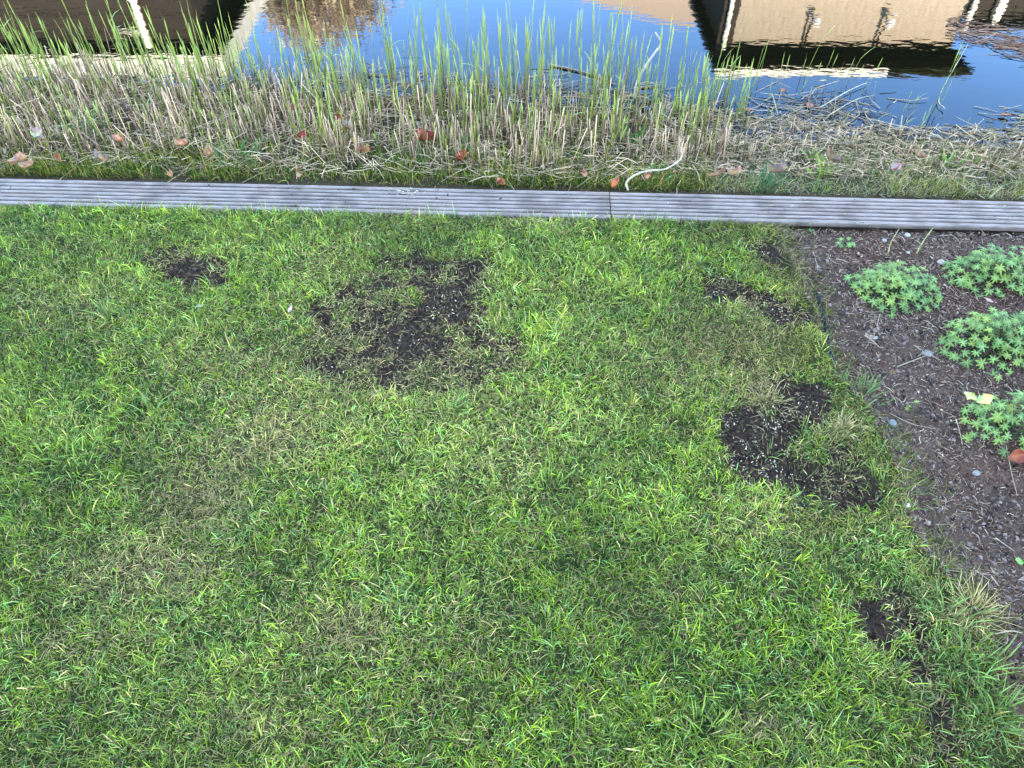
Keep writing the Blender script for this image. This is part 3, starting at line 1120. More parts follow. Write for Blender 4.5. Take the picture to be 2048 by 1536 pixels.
LEAVES = [lobed_leaf(i, 7, bc) for i, bc in enumerate([(.105, .170, .034), (.075, .145, .036), (.15, .20, .028), (.115, .185, .044), (.19, .21, .022), (.065, .12, .022)])]
for m_ in LEAVES:
    m_.materials.append(M_leaf)


def geranium(pxc, pyc, rx, ry, h, nleaf, label, seed, group='geraniums in the bed', lsz=(.028, .047)):
    rd = random.Random(seed)
    c0 = V(pxc, pyc, -.02)
    root = thing('geranium', label, 'plant', c0, 0, group)
    placed = []
    tries = 0
    while len(placed) < nleaf and tries < nleaf * 60:
        tries += 1
        a = rd.uniform(0, 2 * math.pi)
        r_ = math.sqrt(rd.random()) * (1.0 if len(placed) > nleaf * .1 else 1.2) * (.72 + .5 * float(vnoise(np.array([math.cos(a) * 1.3 + seed * 3.1]), np.array([math.sin(a) * 1.3]), 1.5, seed, 2)[0]))
        x_, y_ = math.cos(a) * r_ * rx, math.sin(a) * r_ * ry
        lump = .75 + .5 * float(vnoise(np.array([x_ + seed]), np.array([y_]), 9, seed)[0])
        z_ = h * max(.06, (1 - r_ ** 2.2)) * lump + .012 + rd.uniform(-.022, .02)
        layer = rd.random()
        if layer < .25:
            z_ *= .6
        s_ = rd.uniform(*lsz)
        ok = True
        for (qx, qy, qz, qs) in placed:
            if (qx - x_) ** 2 + (qy - y_) ** 2 + (qz - z_) ** 2 * .8 < (.36 * (s_ + qs) * .8) ** 2:
                ok = False
                break
        if not ok:
            continue
        placed.append((x_, y_, z_, s_))
    P0, P1 = [], []
    for (x_, y_, z_, s_) in placed:
        me_ = rd.choice(LEAVES)
        o = bpy.data.objects.new('leaf', me_)
        C.objects.link(o)
        o.parent = root
        # leaf faces up and outward
        out = Vector((x_ / rx, y_ / ry, 0)) * .55 + Vector((rd.uniform(-.35, .35), rd.uniform(-.35, .35) - .18, 1.0))
        q_ = out.to_track_quat('Z', 'Y')
        spin = Matrix.Rotation(rd.uniform(0, 6.28), 4, 'Z')
        o.matrix_basis = Matrix.Translation((x_, y_, z_)) @ q_.to_matrix().to_4x4() @ spin @ Matrix.Scale(s_, 4)
        P1.append((x_, y_, z_ - .001))
        P0.append((x_ * .25 + rd.uniform(-.01, .01), y_ * .25 + rd.uniform(-.01, .01), 0.0))
    P0, P1 = np.array(P0), np.array(P1)
    n_ = len(P0)
    cc = np.where(rng.random((n_, 1)) < .3, np.array([[.12, .06, .04]]), np.array([[.06, .10, .03]]))
    sag = np.zeros((n_, 3))
    sag[:, 2] = np.abs(P1[:, 2]) * .25
    me_ = straws_mesh('stalk', P0, P1, np.full(n_, .0012), np.full(n_, .0009), cc, sag=sag, k=4)
    link('stalk', me_, M_stalk, root, kind='stuff')
    return root


geranium(1782, 590, .150, .098, .085, 120, 'rounded green geranium nearest the lawn, left of the bed plants', 3)
geranium(1985, 560, .165, .095, .100, 130, 'green geranium close under the deck boards at the right edge', 5)
geranium(1990, 700, .165, .112, .115, 160, 'largest green geranium in the middle of the bed, between two others', 8)
geranium(2015, 865, .150, .105, .085, 90, 'sparse green geranium with two pale yellow leaves lying on it', 13)
geranium(1690, 500, .034, .022, .022, 10, 'tiny geranium seedling near the boards at the left of the bed', 17, lsz=(.02, .03))
geranium(1622, 462, .016, .012, .01, 4, 'minute green seedling beside the lawn corner under the boards', 19, lsz=(.013, .018))
geranium(2120, 610, .12, .12, .09, 40, 'green geranium beyond the right edge of the photo', 23)
geranium(1822, 828, .03, .02, .01, 5, 'tiny yellowish weed sprig on bare bed soil', 29, group='weeds in the bed', lsz=(.012, .02))


def plain_leaf(name, ln, wd, col, col2, curl, seed, lobed=0.0, nx_=7, ny_=4):
    """a dried or broad leaf: a curled sheet with midrib and wavy outline"""
    rd = random.Random(seed)
    vs, cs, lo, sz_ = [], [], [], []
    for i in range(nx_):
        t = i / (nx_ - 1)
        w = math.sin(math.pi * min(.98, max(.04, t)) ** .85) * (1 + lobed * math.sin(t * 17 + seed)) + .02
        for j in range(ny_ + 1):
            s_ = j / ny_ * 2 - 1
            x_ = (t - .5) * ln
            y_ = s_ * w * wd / 2
            z_ = curl * wd * (abs(s_) ** 1.5) * .8 + curl * ln * .35 * (t - .4) ** 2 * 2 + rd.uniform(-.04, .04) * wd
            vs.append((x_, y_, z_))
            f = rd.uniform(.75, 1.25)
            c_ = col if rd.random() < .65 else col2
            cs.append([k_ * f * (1.25 if j == ny_ // 2 else .55 if j in (0, ny_) and rd.random() < .5 else 1) for k_ in c_])
    for i in range(nx_ - 1):
        for j in range(ny_):
            a_ = i * (ny_ + 1) + j
            lo += [a_, a_ + ny_ + 1, a_ + ny_ + 2, a_ + 1]
            sz_.append(4)
    me_ = np_mesh(name, np.array(vs), sz_, lo, np.array(cs), smooth=True)
    me_.materials.append(M_deadleaf)
    return me_


M_deadleaf = attr_mat('dead_leaf', .65, .3, transl=.15, noise=(80, .25))


def put_leaf(px_, py_, ln, wd, col, col2, curl, label, seed, lobed=.12, rz=None, dz=.02, tilt=.35, cat='leaf', name='fallen_leaf', group='fallen leaves', z=None):
    rd = random.Random(seed * 7 + 1)
    x_, y_ = at(px_, py_, 0)
    for _ in range(4):
        gz_ = float(max(ground_z(np.array([x_]), np.array([y_]))[0], ZW))
        zz = gz_ + dz if z is None else z
        x_, y_ = at(px_, py_, zz)
    o = link(name, plain_leaf(name, ln, wd, col, col2, curl, seed, lobed), None)
    o.location = (float(x_), float(y_), float(zz))
    o.rotation_euler = (rd.uniform(-tilt, tilt) + .25, rd.uniform(-tilt, tilt), rz if rz is not None else rd.uniform(0, 6.28))
    tag(o, label, cat, group)
    return o


OR, RD_, TN, PK, YL = (.33, .10, .035), (.22, .035, .014), (.30, .155, .07), (.42, .215, .125), (.42, .36, .07)
put_leaf(1938, 795, .040, .034, YL, (.36, .32, .12), .25, 'left pale yellow leaf lying on the sparse geranium', 1, .02, dz=.11, group=None)
put_leaf(1972, 803, .046, .040, (.40, .36, .12), YL, .2, 'right and larger pale yellow leaf lying on the sparse geranium', 2, .02, dz=.115, group=None)
put_leaf(2032, 912, .050, .036, (.26, .055, .03), OR, .6, 'curled red brown leaf on the soil at the right edge below the geraniums', 3, .03, dz=.03)
put_leaf(1978, 602, .026, .010, (.42, .22, .18), PK, .4, 'small upright pinkish leaf tip behind the largest geranium', 4, 0, dz=.10, tilt=.1, group=None)
put_leaf(2038, 1123, .022, .018, (.16, .26, .03), (.2, .3, .05), .2, 'small bright lime green leaf on bare soil at the right edge', 5, .05, dz=.008, group=None)
LV = [
    (845, 282, .070, .05, RD_, OR, 'dark rust red leaf, biggest in the bank grass left of centre'),
    (735, 305, .04, .028, OR, TN, 'orange leaf, right one of a pair in the bank grass'),
    (724, 303, .03, .02, OR, TN, 'orange leaf, left one of a pair in the bank grass'),
    (926, 318, .045, .03, OR, RD_, 'orange red leaf in the bank grass at the top centre'),
    (1228, 375, .048, .030, (.38, .12, .04), OR, 'bright orange leaf touching the board edge beside the joint'),
    (1174, 352, .040, .022, OR, TN, 'small orange leaf just left of the curved white stick'),
    (1005, 370, .045, .024, RD_, PK, 'red and white leaf lying against the board at the centre'),
    (46, 325, .060, .035, (.36, .18, .10), PK, 'pinkish brown leaf at the far left above the boards'),
    (120, 322, .040, .025, OR, TN, 'orange brown leaf at the left above the boards'),
    (58, 335, .050, .025, PK, TN, 'pale pink curled leaf at the far left edge of the bank'),
    (80, 275, .050, .042, (.46, .36, .25), PK, 'whitish leaf among the reeds at the far left'),
    (200, 320, .050, .03, (.13, .08, .06), TN, 'dull brown leaf between reeds above the left board'),
    (244, 283, .045, .03, OR, PK, 'orange pink leaf among the reed stubble at the left'),
    (364, 292, .045, .026, (.38, .17, .08), OR, 'orange leaf standing up among left reed stubble'),
    (424, 305, .040, .03, PK, TN, 'pale pinkish leaf in the stubble left of centre'),
    (580, 218, .05, .024, (.40, .18, .08), OR, 'orange leaf caught high in the reeds at upper left'),
    (603, 275, .050, .028, (.35, .09, .06), RD_, 'red leaf under crossed straws in the left reeds'),
    (683, 238, .045, .026, (.36, .07, .06), RD_, 'bright red leaf caught between upper reeds'),
    (700, 258, .075, .03, PK, (.42, .3, .24), 'long pale pink leaf leaning in the middle reeds'),
    (345, 354, .050, .022, PK, TN, 'pale pink leaf lying along the edge of the left board'),
    (594, 352, .055, .02, TN, RD_, 'brown curled leaf lying beside the left board'),
    (942, 240, .060, .032, (.28, .14, .08), TN, 'brown orange leaf hanging in the central reeds'),
    (1020, 238, .050, .03, (.22, .12, .08), TN, 'dull brown leaf deep in the central reeds'),
    (1225, 243, .050, .03, (.24, .12, .08), TN, 'brown leaf in the reeds right of centre'),
    (1290, 357, .040, .026, PK, OR, 'pinkish leaf under the curved white stick'),
    (1470, 350, .050, .026, PK, TN, 'pale curled leaf near the board right of the white stick'),
    (1435, 352, .070, .018, TN, (.14, .09, .06), 'long brown curled strip of leaf touching the board'),
    (1495, 222, .040, .022, (.42, .18, .10), OR, 'orange leaf floating on dark water at the left of the twig raft'),
    (1620, 213, .050, .022, (.42, .17, .10), OR, 'orange leaf floating on the twig raft in the pond'),
    (1565, 183, .030, .022, (.42, .15, .07), OR, 'small orange leaf at the outer edge of the twig raft'),
    (1790, 342, .045, .034, (.38, .30, .26), RD_, 'pinkish white leaf with a red stain on the right bank'),
    (1835, 312, .045, .022, PK, TN, 'pale flat leaf beside a light stalk on the right bank'),
    (1560, 345, .060, .034, (.16, .09, .06), TN, 'crumpled brown leaf on the bank above the right board'),
    (1695, 292, .040, .024, (.34, .22, .16), TN, 'tan leaf at the water margin right of centre'),
    (1660, 318, .060, .03, (.22, .13, .1), TN, 'dull brown leaf flat on the right bank'),
    (2010, 232, .045, .02, (.36, .12, .10), OR, 'red leaf floating by the twigs at the right edge of the pond'),
    (1740, 678, .034, .012, (.42, .38, .34), TN, 'curled white papery strip lying in the middle of the bed'),
    (1785, 762 - 15, .012, .01, TN, TN, 'small tan flake on the bed soil near the grey stone'),
]
for i, (a_, b__, l_, w_, c1_, c2_, lab) in enumerate(LV):
    floating = 'floating' in lab or 'twig raft' in lab
    up = 'reed' in lab and not floating
    put_leaf(a_, b__, l_, w_, c1_, c2_, .45 if floating else 1.0, lab, 30 + i, .14, dz=.006 if floating else (.075 if up else .055),
             tilt=.15 if floating else .6)
put_leaf(580, 618, .026, .010, (.42, .36, .32), PK, .3, 'small white pink papery bit on the lawn left of the bare patch', 90, 0, dz=.03)
put_leaf(400, 612, .018, .009, (.2, .17, .15), TN, .3, 'small grey brown flake on the lawn below the left bare patch', 91, 0, dz=.03)

# ------------------------------------------------------------------ stones
M_stone = attr_mat('stone', .85, .05, noise=(60, .3))


def stone(px_, py_, r_, col, label, seed, group='stones in the bed'):
    bm = bmesh.new()
    bmesh.ops.create_icosphere(bm, subdivisions=2, radius=1)
    rd = random.Random(seed)
    sx_, sy_, sz_ = rd.uniform(.8, 1.3), rd.uniform(.7, 1), rd.uniform(.5, .75)
    for v_ in bm.verts:
        k_ = 1 + rd.uniform(-.1, .1)
        v_.co = Vector((v_.co.x * sx_, v_.co.y * sy_, v_.co.z * sz_)) * r_ * k_
    me_ = bpy.data.meshes.new('stone')
    bm.to_mesh(me_)
    bm.free()
    a_ = me_.attributes.new('col', 'FLOAT_COLOR', 'POINT')
    for d_ in a_.data:
        f = rd.uniform(.8, 1.2)
        d_.color = (col[0] * f, col[1] * f, col[2] * f, 1)
    o = link('stone', me_, M_stone)
    p = V(px_, py_, -.02)
    z_ = float(ground_z(np.array([p.x]), np.array([p.y]))[0])
    o.location = (p.x, p.y, z_ + r_ * .3)
    tag(o, label, 'stone', group)


stone(1783, 851, .013, (.15, .13, .12), 'grey stone on bed soil beside the lawn edge and the weed sprig', 1)
stone(1852, 712, .014, (.16, .12, .10), 'pale grey stone at the crossing of two twigs in the bed', 2)
stone(1880, 530, .014, (.30, .22, .17), 'white stone between the two upper geraniums', 3)
stone(1813, 474, .012, (.30, .24, .2), 'light stone under the boards above the nearest geranium', 4)
stone(1768, 482, .008, (.28, .23, .2), 'small light stone left of the two stalks near the boards', 5)
stone(1720, 575, .016, (.12, .10, .10), 'dark grey stone at the lower left foot of the nearest geranium', 6)
stone(1602, 1018, .014, (.018, .016, .014), 'round black clod at the lower rim of the gritty bare patch', 7, 'clods on the lawn')
stone(1815, 508, .007, (.4, .34, .3), 'small white stone behind the nearest geranium', 8)
stone(1950, 700 + 250, .010, (.2, .16, .14), 'pale chip of stone below the geraniums', 9)

# ------------------------------------------------------------------ reeds and bank
BK = {}


def bank_xyz(px_, py_, dz=0.0):
    """photo point -> a point on bank or pond bottom under it (fixed-point)"""
    x_, y_ = at(px_, py_, -.12)
    for _ in range(5):
        z_ = np.maximum(ground_z(x_, y_), ZW - .03)
        x_, y_ = at(px_, py_, z_)
    return np.stack([x_, y_, z_ + dz], 1)


def reed_mesh(seed, h, thin=False):
    rd = random.Random(seed)
    k = 4
    vs, cs, lo, sz_ = [], [], [], []
    base = np.array((.27, .18, .08)) * rd.uniform(.5, 1.2)
    midc = np.array((.22, .22, .05)) * rd.uniform(.75, 1.15)
    tip = np.array((.28, .32, .07)) * rd.uniform(.8, 1.15)
    r0 = (.0026 if not thin else .0018) * rd.uniform(.8, 1.2)
    hs = h * rd.uniform(.72, .85)
    n_ = 5
    bx, by = rd.uniform(-.03, .03) * h, rd.uniform(-.03, .03) * h

    def sp(t):
        return np.array((bx * t * t, by * t * t, hs * t))

    for i in range(n_):
        t = i / (n_ - 1)
        p = sp(t)
        for j in range(k):
            a = j * math.pi / 2 + .4
            r_ = r0 * (1 - .5 * t)
            vs.append(p + np.array((math.cos(a) * r_, math.sin(a) * r_, 0)))
            cs.append((base * (1 - t * 2) + midc * t * 2) if t < .5 else (midc * (2 - 2 * t) + tip * (2 * t - 1)))
    for i in range(n_ - 1):
        for j in range(k):
            j2 = (j + 1) % k
            lo += [i * k + j, i * k + j2, (i + 1) * k + j2, (i + 1) * k + j]
            sz_.append(4)
    nleaf = rd.choice((1, 1, 2, 2, 3)) if not thin else rd.choice((1, 2))
    for li in range(nleaf):
        t0 = rd.uniform(.30, .8) if li else .95
        p = sp(t0)
        az_ = rd.uniform(0, 6.28)
        ln = (h - p[2]) * rd.uniform(.9, 1.1) if li == 0 else h * rd.uniform(.22, .42)
        ln = max(ln, h * .18)
        w = rd.uniform(.0035, .0082) * (1 if not thin else .6)
        an = rd.uniform(.02, .11)
        if rd.random() < .05:
            an = rd.uniform(.3, .8)
        d_ = np.array((math.cos(az_), math.sin(az_), 0))
        s_ = np.array((-math.sin(az_), math.cos(az_), 0))
        cur = p.copy()
        b0 = len(vs)
        prof = (.5, 1, .75, 0)
        for q_ in range(4):
            cc_ = midc * (1 - q_ / 3) + tip * (q_ / 3)
            if prof[q_] > 0:
                vs.append(cur - s_ * w * prof[q_] / 2)
                vs.append(cur + s_ * w * prof[q_] / 2)
                cs += [cc_, cc_]
            else:
                vs.append(cur.copy())
                cs.append(cc_ * 1.1)
            a_ = an * (1 + .5 * q_)
            cur = cur + (d_ * math.sin(a_) + np.array((0, 0, math.cos(a_)))) * ln / 3
        lo += [b0, b0 + 1, b0 + 3, b0 + 2, b0 + 2, b0 + 3, b0 + 5, b0 + 4, b0 + 4, b0 + 5, b0 + 6]
        sz_ += [4, 4, 3]
    return np.array(vs), np.array(cs), lo, sz_


M_reed = attr_mat('reed_green', .5, .15, transl=.3, objrand=.2)
RV = []
for i in range(14):
    RV.append(reed_mesh(i, 1.0))        # built at unit height below


def reed_variant(i, h, thin=False):
    return reed_mesh(100 + i, h, thin)


variants = [reed_variant(i, .44) for i in range(16)]
vmesh = []
for vs_, cs_, lo_, sz_ in variants:
    m_ = np_mesh('reed_shoot', vs_, sz_, lo_, cs_)
    m_.materials.append(M_reed)
    vmesh.append(m_)
tvar = [reed_variant(40 + i, .26, True) for i in range(6)]
tmesh = []
for vs_, cs_, lo_, sz_ in tvar:
    m_ = np_mesh('reed_shoot', vs_, sz_, lo_, cs_)
    m_.materials.append(M_reed)
    tmesh.append(m_)

# reed base points: x density over the photo, base line depth
nr = 1150
rx_ = np.concatenate([rng.uniform(-330, 1400, nr - 60), rng.uniform(1400, 1540, 60)])
front = np.interp(rx_, [-330, 0, 300, 700, 1000, 1200, 1300, 1440], [300, 300, 305, 320, 335, 340, 335, 300])
back = np.interp(rx_, [-330, 0, 300, 600, 900, 1200, 1440], [120, 120, 130, 150, 170, 185, 205])
tt = rng.beta(1.0, 1.75, nr)
ry_ = back + (front - back) * tt
hgt = np.interp(tt, [0, .35, 1], [.80, .68, .36]) * np.exp(rng.normal(-.03, .30, nr)).clip(.35, 1.7)
hgt *= np.interp(rx_, [-300, 430, 560, 1000, 1300], [.80, .78, .92, 1.0, .95])
cl = vnoise(rx_ / 100, ry_ / 100, 1.6, 101)
keep = cl > .36
rx_, ry_, hgt, tt = rx_[keep], ry_[keep], hgt[keep], tt[keep]
RP = bank_xyz(rx_, ry_)
RP[:, 2] = ground_z(RP[:, 0], RP[:, 1]) - .02
RP[:, 2] = np.maximum(RP[:, 2], -.34)
inframe = (rx_ > 5) & (rx_ < 1500)
size_rank = np.argsort(-(hgt * inframe))
ind = size_rank[:275]
indset = set(ind.tolist())


def reed_label(px__, py__, s__):
    hw = 'very tall' if s__ > 1.05 else 'tall' if s__ > .85 else 'medium' if s__ > .75 else 'shorter'
    where = ('at the far left of the reed bed' if px__ < 220 else
             'in the left reed bed by the reflected downpipe' if px__ < 430 else
             'where the left house reflection ends' if px__ < 560 else
             'left of centre in the reed bed' if px__ < 760 else
             'at the centre of the reed bed' if px__ < 980 else
             'right of centre by the floating twig' if px__ < 1200 else
             'around the crooked dead branch in the reed bed' if px__ < 1340 else
             'at the right end of the dense reed bed')
    bk = float(np.interp(px__, [-330, 0, 300, 600, 900, 1200, 1440], [120, 120, 130, 150, 170, 185, 205]))
    row = 'rear ' if py__ < bk + 22 else 'front ' if py__ > bk + 75 else ''
    return hw + ' ' + row + 'green reed shoot ' + where


GRP_REED = 'green shoots of the dense reed bed'
for q_ in ind:
    o = bpy.data.objects.new('reed_shoot', vmesh[random.randrange(16)])
    C.objects.link(o)
    o.location = RP[q_]
    s_ = float(hgt[q_])
    o.scale = (.75 + .25 * s_, .75 + .25 * s_, s_)
    o.rotation_euler = (random.gauss(0, .035), random.gauss(0, .04), random.uniform(0, 6.28))
    tag(o, reed_label(float(rx_[q_]), float(ry_[q_]), s_), 'reed', GRP_REED)
allv, allc, alll, alls = [], [], [], []
off = 0
for q_ in range(len(rx_)):
    if q_ in indset:
        continue
    vs_, cs_, lo_, sz_ = variants[random.randrange(16)]
    a_ = random.uniform(0, 6.28)
    ca, sa = math.cos(a_), math.sin(a_)
    s_ = float(hgt[q_])
    lx_, ly_ = random.gauss(0, .04), random.gauss(0, .04)
    X = (vs_[:, 0] * ca - vs_[:, 1] * sa) * .9 + vs_[:, 2] * s_ * lx_ + RP[q_, 0]
    Y = (vs_[:, 0] * sa + vs_[:, 1] * ca) * .9 + vs_[:, 2] * s_ * ly_ + RP[q_, 1]
    Z = vs_[:, 2] * s_ + RP[q_, 2]
    allv.append(np.stack([X, Y, Z], 1))
    allc.append(cs_ * random.uniform(.75, 1.15))
    alll.append(np.array(lo_) + off)
    alls += sz_
    off += len(vs_)
me = np_mesh('reed_bed', np.concatenate(allv), alls, np.concatenate(alll), np.concatenate(allc))
link('reed_bed', me, M_reed, kind='stuff', label='shorter green reed shoots massed on the pond bank', category='reeds')

# lone shoots standing in open water at the right
lone = [(1425, 205, 1.2), (1440, 190, .9), (1470, 230, .9), (1480, 238, 1.0), (1455, 215, 1.1), (1490, 200, 1.1), (1503, 180, 1.25), (1515, 170, .9),
        (1545, 190, .9), (1560, 180, .8), (1600, 150, .55), (1590, 200, .8), (1606, 150, 1.2), (1620, 175, .6), (1634, 165, .75), (1648, 160, .6),
        (1662, 180, .7), (1680, 175, .7), (1690, 165, .9), (1700, 185, .65), (1715, 195, .6), (1730, 175, .7), (1745, 200, .55), (1795, 235, .6),
        (1812, 230, .6), (1822, 225, .45), (1860, 225, 1.35), (1874, 205, 1.2), (1868, 228, .9), (1835, 270, .55), (1793, 262, .4), (1925, 265, .4),
        (1985, 265, .4), (1415, 235, .8), (1404, 245, 1.0), (1840, 250, .5), (1742, 250, .4), (1900, 285, .4), (2010, 280, .6), (2030, 255, .5)]
for i, (a_, b__, s_) in enumerate(lone):
    p = V(a_, b__ + 4, ZW)
    g_ = float(ground_z(np.array([p.x]), np.array([p.y]))[0])
    o = bpy.data.objects.new('reed_shoot', tmesh[i % 6])
    C.objects.link(o)
    o.location = (p.x, p.y, ZW - .06)
    o.scale = (1, 1, s_ * .95 + .2)
    o.rotation_euler = (random.gauss(0, .04), random.gauss(.07, .05), random.uniform(-.3, .3))
    hw = 'tall' if s_ > 1 else 'medium' if s_ > .7 else 'short'
    where = ('just off the right end of the reed bed' if a_ < 1450 else 'left of the twig raft near the reed bed' if a_ < 1530 else
             'at the outer left edge of the twig raft' if a_ < 1595 else 'behind the middle of the twig raft' if a_ < 1655 else
             'behind the right part of the twig raft' if a_ < 1760 else 'midway along the right shore' if a_ < 1850 else
             'before the right end of the reflected eaves' if a_ < 1880 else 'at the far right shore')
    tag(o, hw + ' lone reed shoot ' + where, 'reed', 'lone shoots in open water')

# dead standing stubble
def ns(n_, x0, x1, y0f, y1f, pw=1.0):
    a_ = rng.uniform(x0, x1, n_)
    t_ = rng.random(n_) ** pw
    return a_, y0f(a_) + (y1f(a_) - y0f(a_)) * t_


ys0 = lambda a_: np.interp(a_, [-350, 0, 300, 600, 900, 1200, 1440, 1600, 2400], [135, 135, 145, 160, 185, 195, 240, 262, 290])
ys1 = lambda a_: np.interp(a_, [-350, 0, 300, 700, 1000, 1300, 1500, 2400], [315, 315, 320, 330, 345, 345, 330, 360])
a_, b_ = ns(8800, -350, 1520, ys0, ys1, .85)
kp = (rng.random(len(a_)) < np.clip((vnoise(a_ / 100, b_ / 60, 1.3, 131) - .28) * 3.5, .12, 1)) & (rng.random(len(a_)) < np.clip((1540 - a_) / 130, 0, 1))
a_, b_ = a_[kp], b_[kp]
a2, b2 = ns(900, 1440, 2400, ys0, ys1)
a_, b_ = np.concatenate([a_, a2]), np.concatenate([b_, b2])
P0 = bank_xyz(a_, b_)
n = len(P0)
P0[:, 2] = np.maximum(ground_z(P0[:, 0], P0[:, 1]), -.3) - .01
hh = rng.gamma(3, .030, n).clip(.02, .22)
hh = np.where(a_ > 1450, hh * .5, hh)
P1 = P0 + np.stack([rng.standard_t(3, n).clip(-9, 9) * .09 * hh, rng.standard_t(3, n).clip(-9, 9) * .09 * hh, hh], 1)
cst = np.array([[.50, .31, .20]])
cc = np.where(rng.random((n, 1)) < .30, np.array([[.22, .21, .04]]), cst) * rng.uniform(.15, 1.25, (n, 1))
me = straws_mesh('reed_stubble', P0, P1, rng.uniform(.0012, .0034, n), rng.uniform(.0008, .0024, n), cc * .7, cc * 1.15)
link('reed_stubble', me, M_dry, kind='stuff', label='dead pale brown reed stubble standing among the green shoots', category='reed stubble')

# fallen litter on bank and floating
a_, b_ = ns(8500, -350, 2400, lambda q_: ys0(q_) + 5, lambda q_: ys1(q_) + 25)
P0 = bank_xyz(a_, b_)
n = len(P0)
P0[:, 2] = np.maximum(ground_z(P0[:, 0], P0[:, 1]), ZW) + rng.uniform(.002, .05, n)
ang = rng.normal(0, .9, n) + np.where(rng.random(n) < .5, 0, math.pi)
ll = rng.gamma(2.5, .028, n).clip(.02, .3) * np.where(a_ > 1430, .6, 1)
P1 = P0 + np.stack([np.cos(ang) * ll, np.sin(ang) * ll, rng.normal(0, .12, n) * ll], 1)
u1, v1 = uv(P1[:, 0], P1[:, 1])
okk = v1 > .01
P1[:, 2] = np.maximum(P1[:, 2], np.maximum(ground_z(P1[:, 0], P1[:, 1]), ZW) + .002)
P0, P1, ll = P0[okk], P1[okk], ll[okk]
n = len(P0)
cc = np.array([[.50, .33, .21]]) * rng.uniform(.12, 1.35, (n, 1))
me = straws_mesh('reed_litter', P0, P1, rng.uniform(.0008, .0022, n), rng.uniform(.0005, .0017, n), cc,
                 sag=np.stack([rng.normal(0, .05, n) * ll, rng.normal(0, .05, n) * ll, rng.normal(0.02, .04, n) * ll], 1))
link('reed_litter', me, M_dry, kind='stuff', label='fallen straw and reed litter matted over the pond bank', category='litter')

# floating raft of twigs and straw
fx = np.concatenate([rng.normal(1640, 75, 260), rng.normal(1560, 60, 100), rng.normal(2020, 30, 50), rng.uniform(1400, 2150, 420), rng.uniform(600, 1450, 300)])
fy = np.concatenate([rng.normal(228, 20, 260), rng.normal(245, 14, 100), rng.normal(245, 18, 50), ys0(fx[410:830]) - np.abs(rng.normal(0, 10, 420)), ys0(fx[830:]) - np.abs(rng.normal(0, 22, 300))])
fx2 = rng.uniform(1890, 2200, 520)
fy2 = 52 + (fx2 - 1890) * .28 + rng.normal(0, 15, 520)
fx, fy = np.concatenate([fx, fx2]), np.concatenate([fy, fy2])
x_, y_ = at(fx, fy, ZW)
n = len(fx)
P0 = np.stack([x_, y_, ZW + rng.uniform(-.001, .006, n)], 1)
ang = rng.normal(.25, .75, n) + np.where(rng.random(n) < .5, 0, math.pi)
ang = np.where(fx > 1880, rng.normal(-.25, .35, n), ang)
ll = rng.gamma(2.5, .028, n).clip(.02, .28)
P1 = P0 + np.stack([np.cos(ang) * ll, np.sin(ang) * ll, rng.uniform(-.02, .12, n) * ll], 1)
P1[:, 2] = np.maximum(P1[:, 2], ZW + .001)
far_ = (fx2.size and np.arange(n) >= n - 520)
cc = np.array([[.40, .27, .17]]) * rng.uniform(.15, 1.3, (n, 1))
cc = np.where(far_[:, None], np.array([[.22, .11, .07]]) * rng.uniform(.3, 1.7, (n, 1)), cc)
me = straws_mesh('floating_litter', P0, P1, rng.uniform(.0008, .0026, n), rng.uniform(.0006, .0018, n), cc,
                 sag=np.stack([rng.normal(0, .06, n) * ll, rng.normal(0, .06, n) * ll, np.zeros(n)], 1))
link('floating_litter', me, M_dry, kind='stuff', label='twigs and straw floating in rafts at the edge of the pond', category='litter')

# bank grass
a_, b_ = ns(36000, -350, 2400, lambda q_: np.interp(q_, [-350, 0, 1400, 2400], [262, 268, 285, 305]),
            lambda q_: 352 + (q_ / 2048) * 48, .55)
P = bank_xyz(a_, b_)
u1, v1 = uv(P[:, 0], P[:, 1])
gm = vnoise(P[:, 0], P[:, 1], 4.5, 111)
okk = (v1 > .005) & (P[:, 2] > ZW) & ((a_ < 1430) | (rng.random(len(P)) < .4)) & (rng.random(len(P)) < np.clip((gm - .32) * 3.2 + .3 * (v1 < .2), .12, 1))
P, v1, gm, a_ = P[okk], v1[okk], gm[okk], a_[okk]
n = len(P)
P[:, 2] = ground_z(P[:, 0], P[:, 1]) - .003
L = rng.gamma(4, .0105, n).clip(.015, .15) * (.8 + .5 * gm)
tn = rng.random((n, 1))
c = np.where(tn < .33, cD * 1.5, np.where(tn < .6, cG * 1.05, np.where(tn < .75, cY * .75, cS * .95))) * rng.uniform(.6, 1.3, (n, 1))
right = (a_ > 1420)[:, None]
c = c * np.array([1.5, 1.3, .9])
c = np.where(right & (rng.random((n, 1)) < .6), np.where(rng.random((n, 1)) < .5, np.array([[.24, .21, .045]]), cS * 1.2) * rng.uniform(.5, 1.2, (n, 1)), c)
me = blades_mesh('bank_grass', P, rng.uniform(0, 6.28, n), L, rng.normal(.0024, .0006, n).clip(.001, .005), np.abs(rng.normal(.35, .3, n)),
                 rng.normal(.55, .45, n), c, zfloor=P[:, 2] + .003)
link('bank_grass', me, M_grass, kind='stuff', label='longer rough green and yellow grass on the pond bank', category='grass')

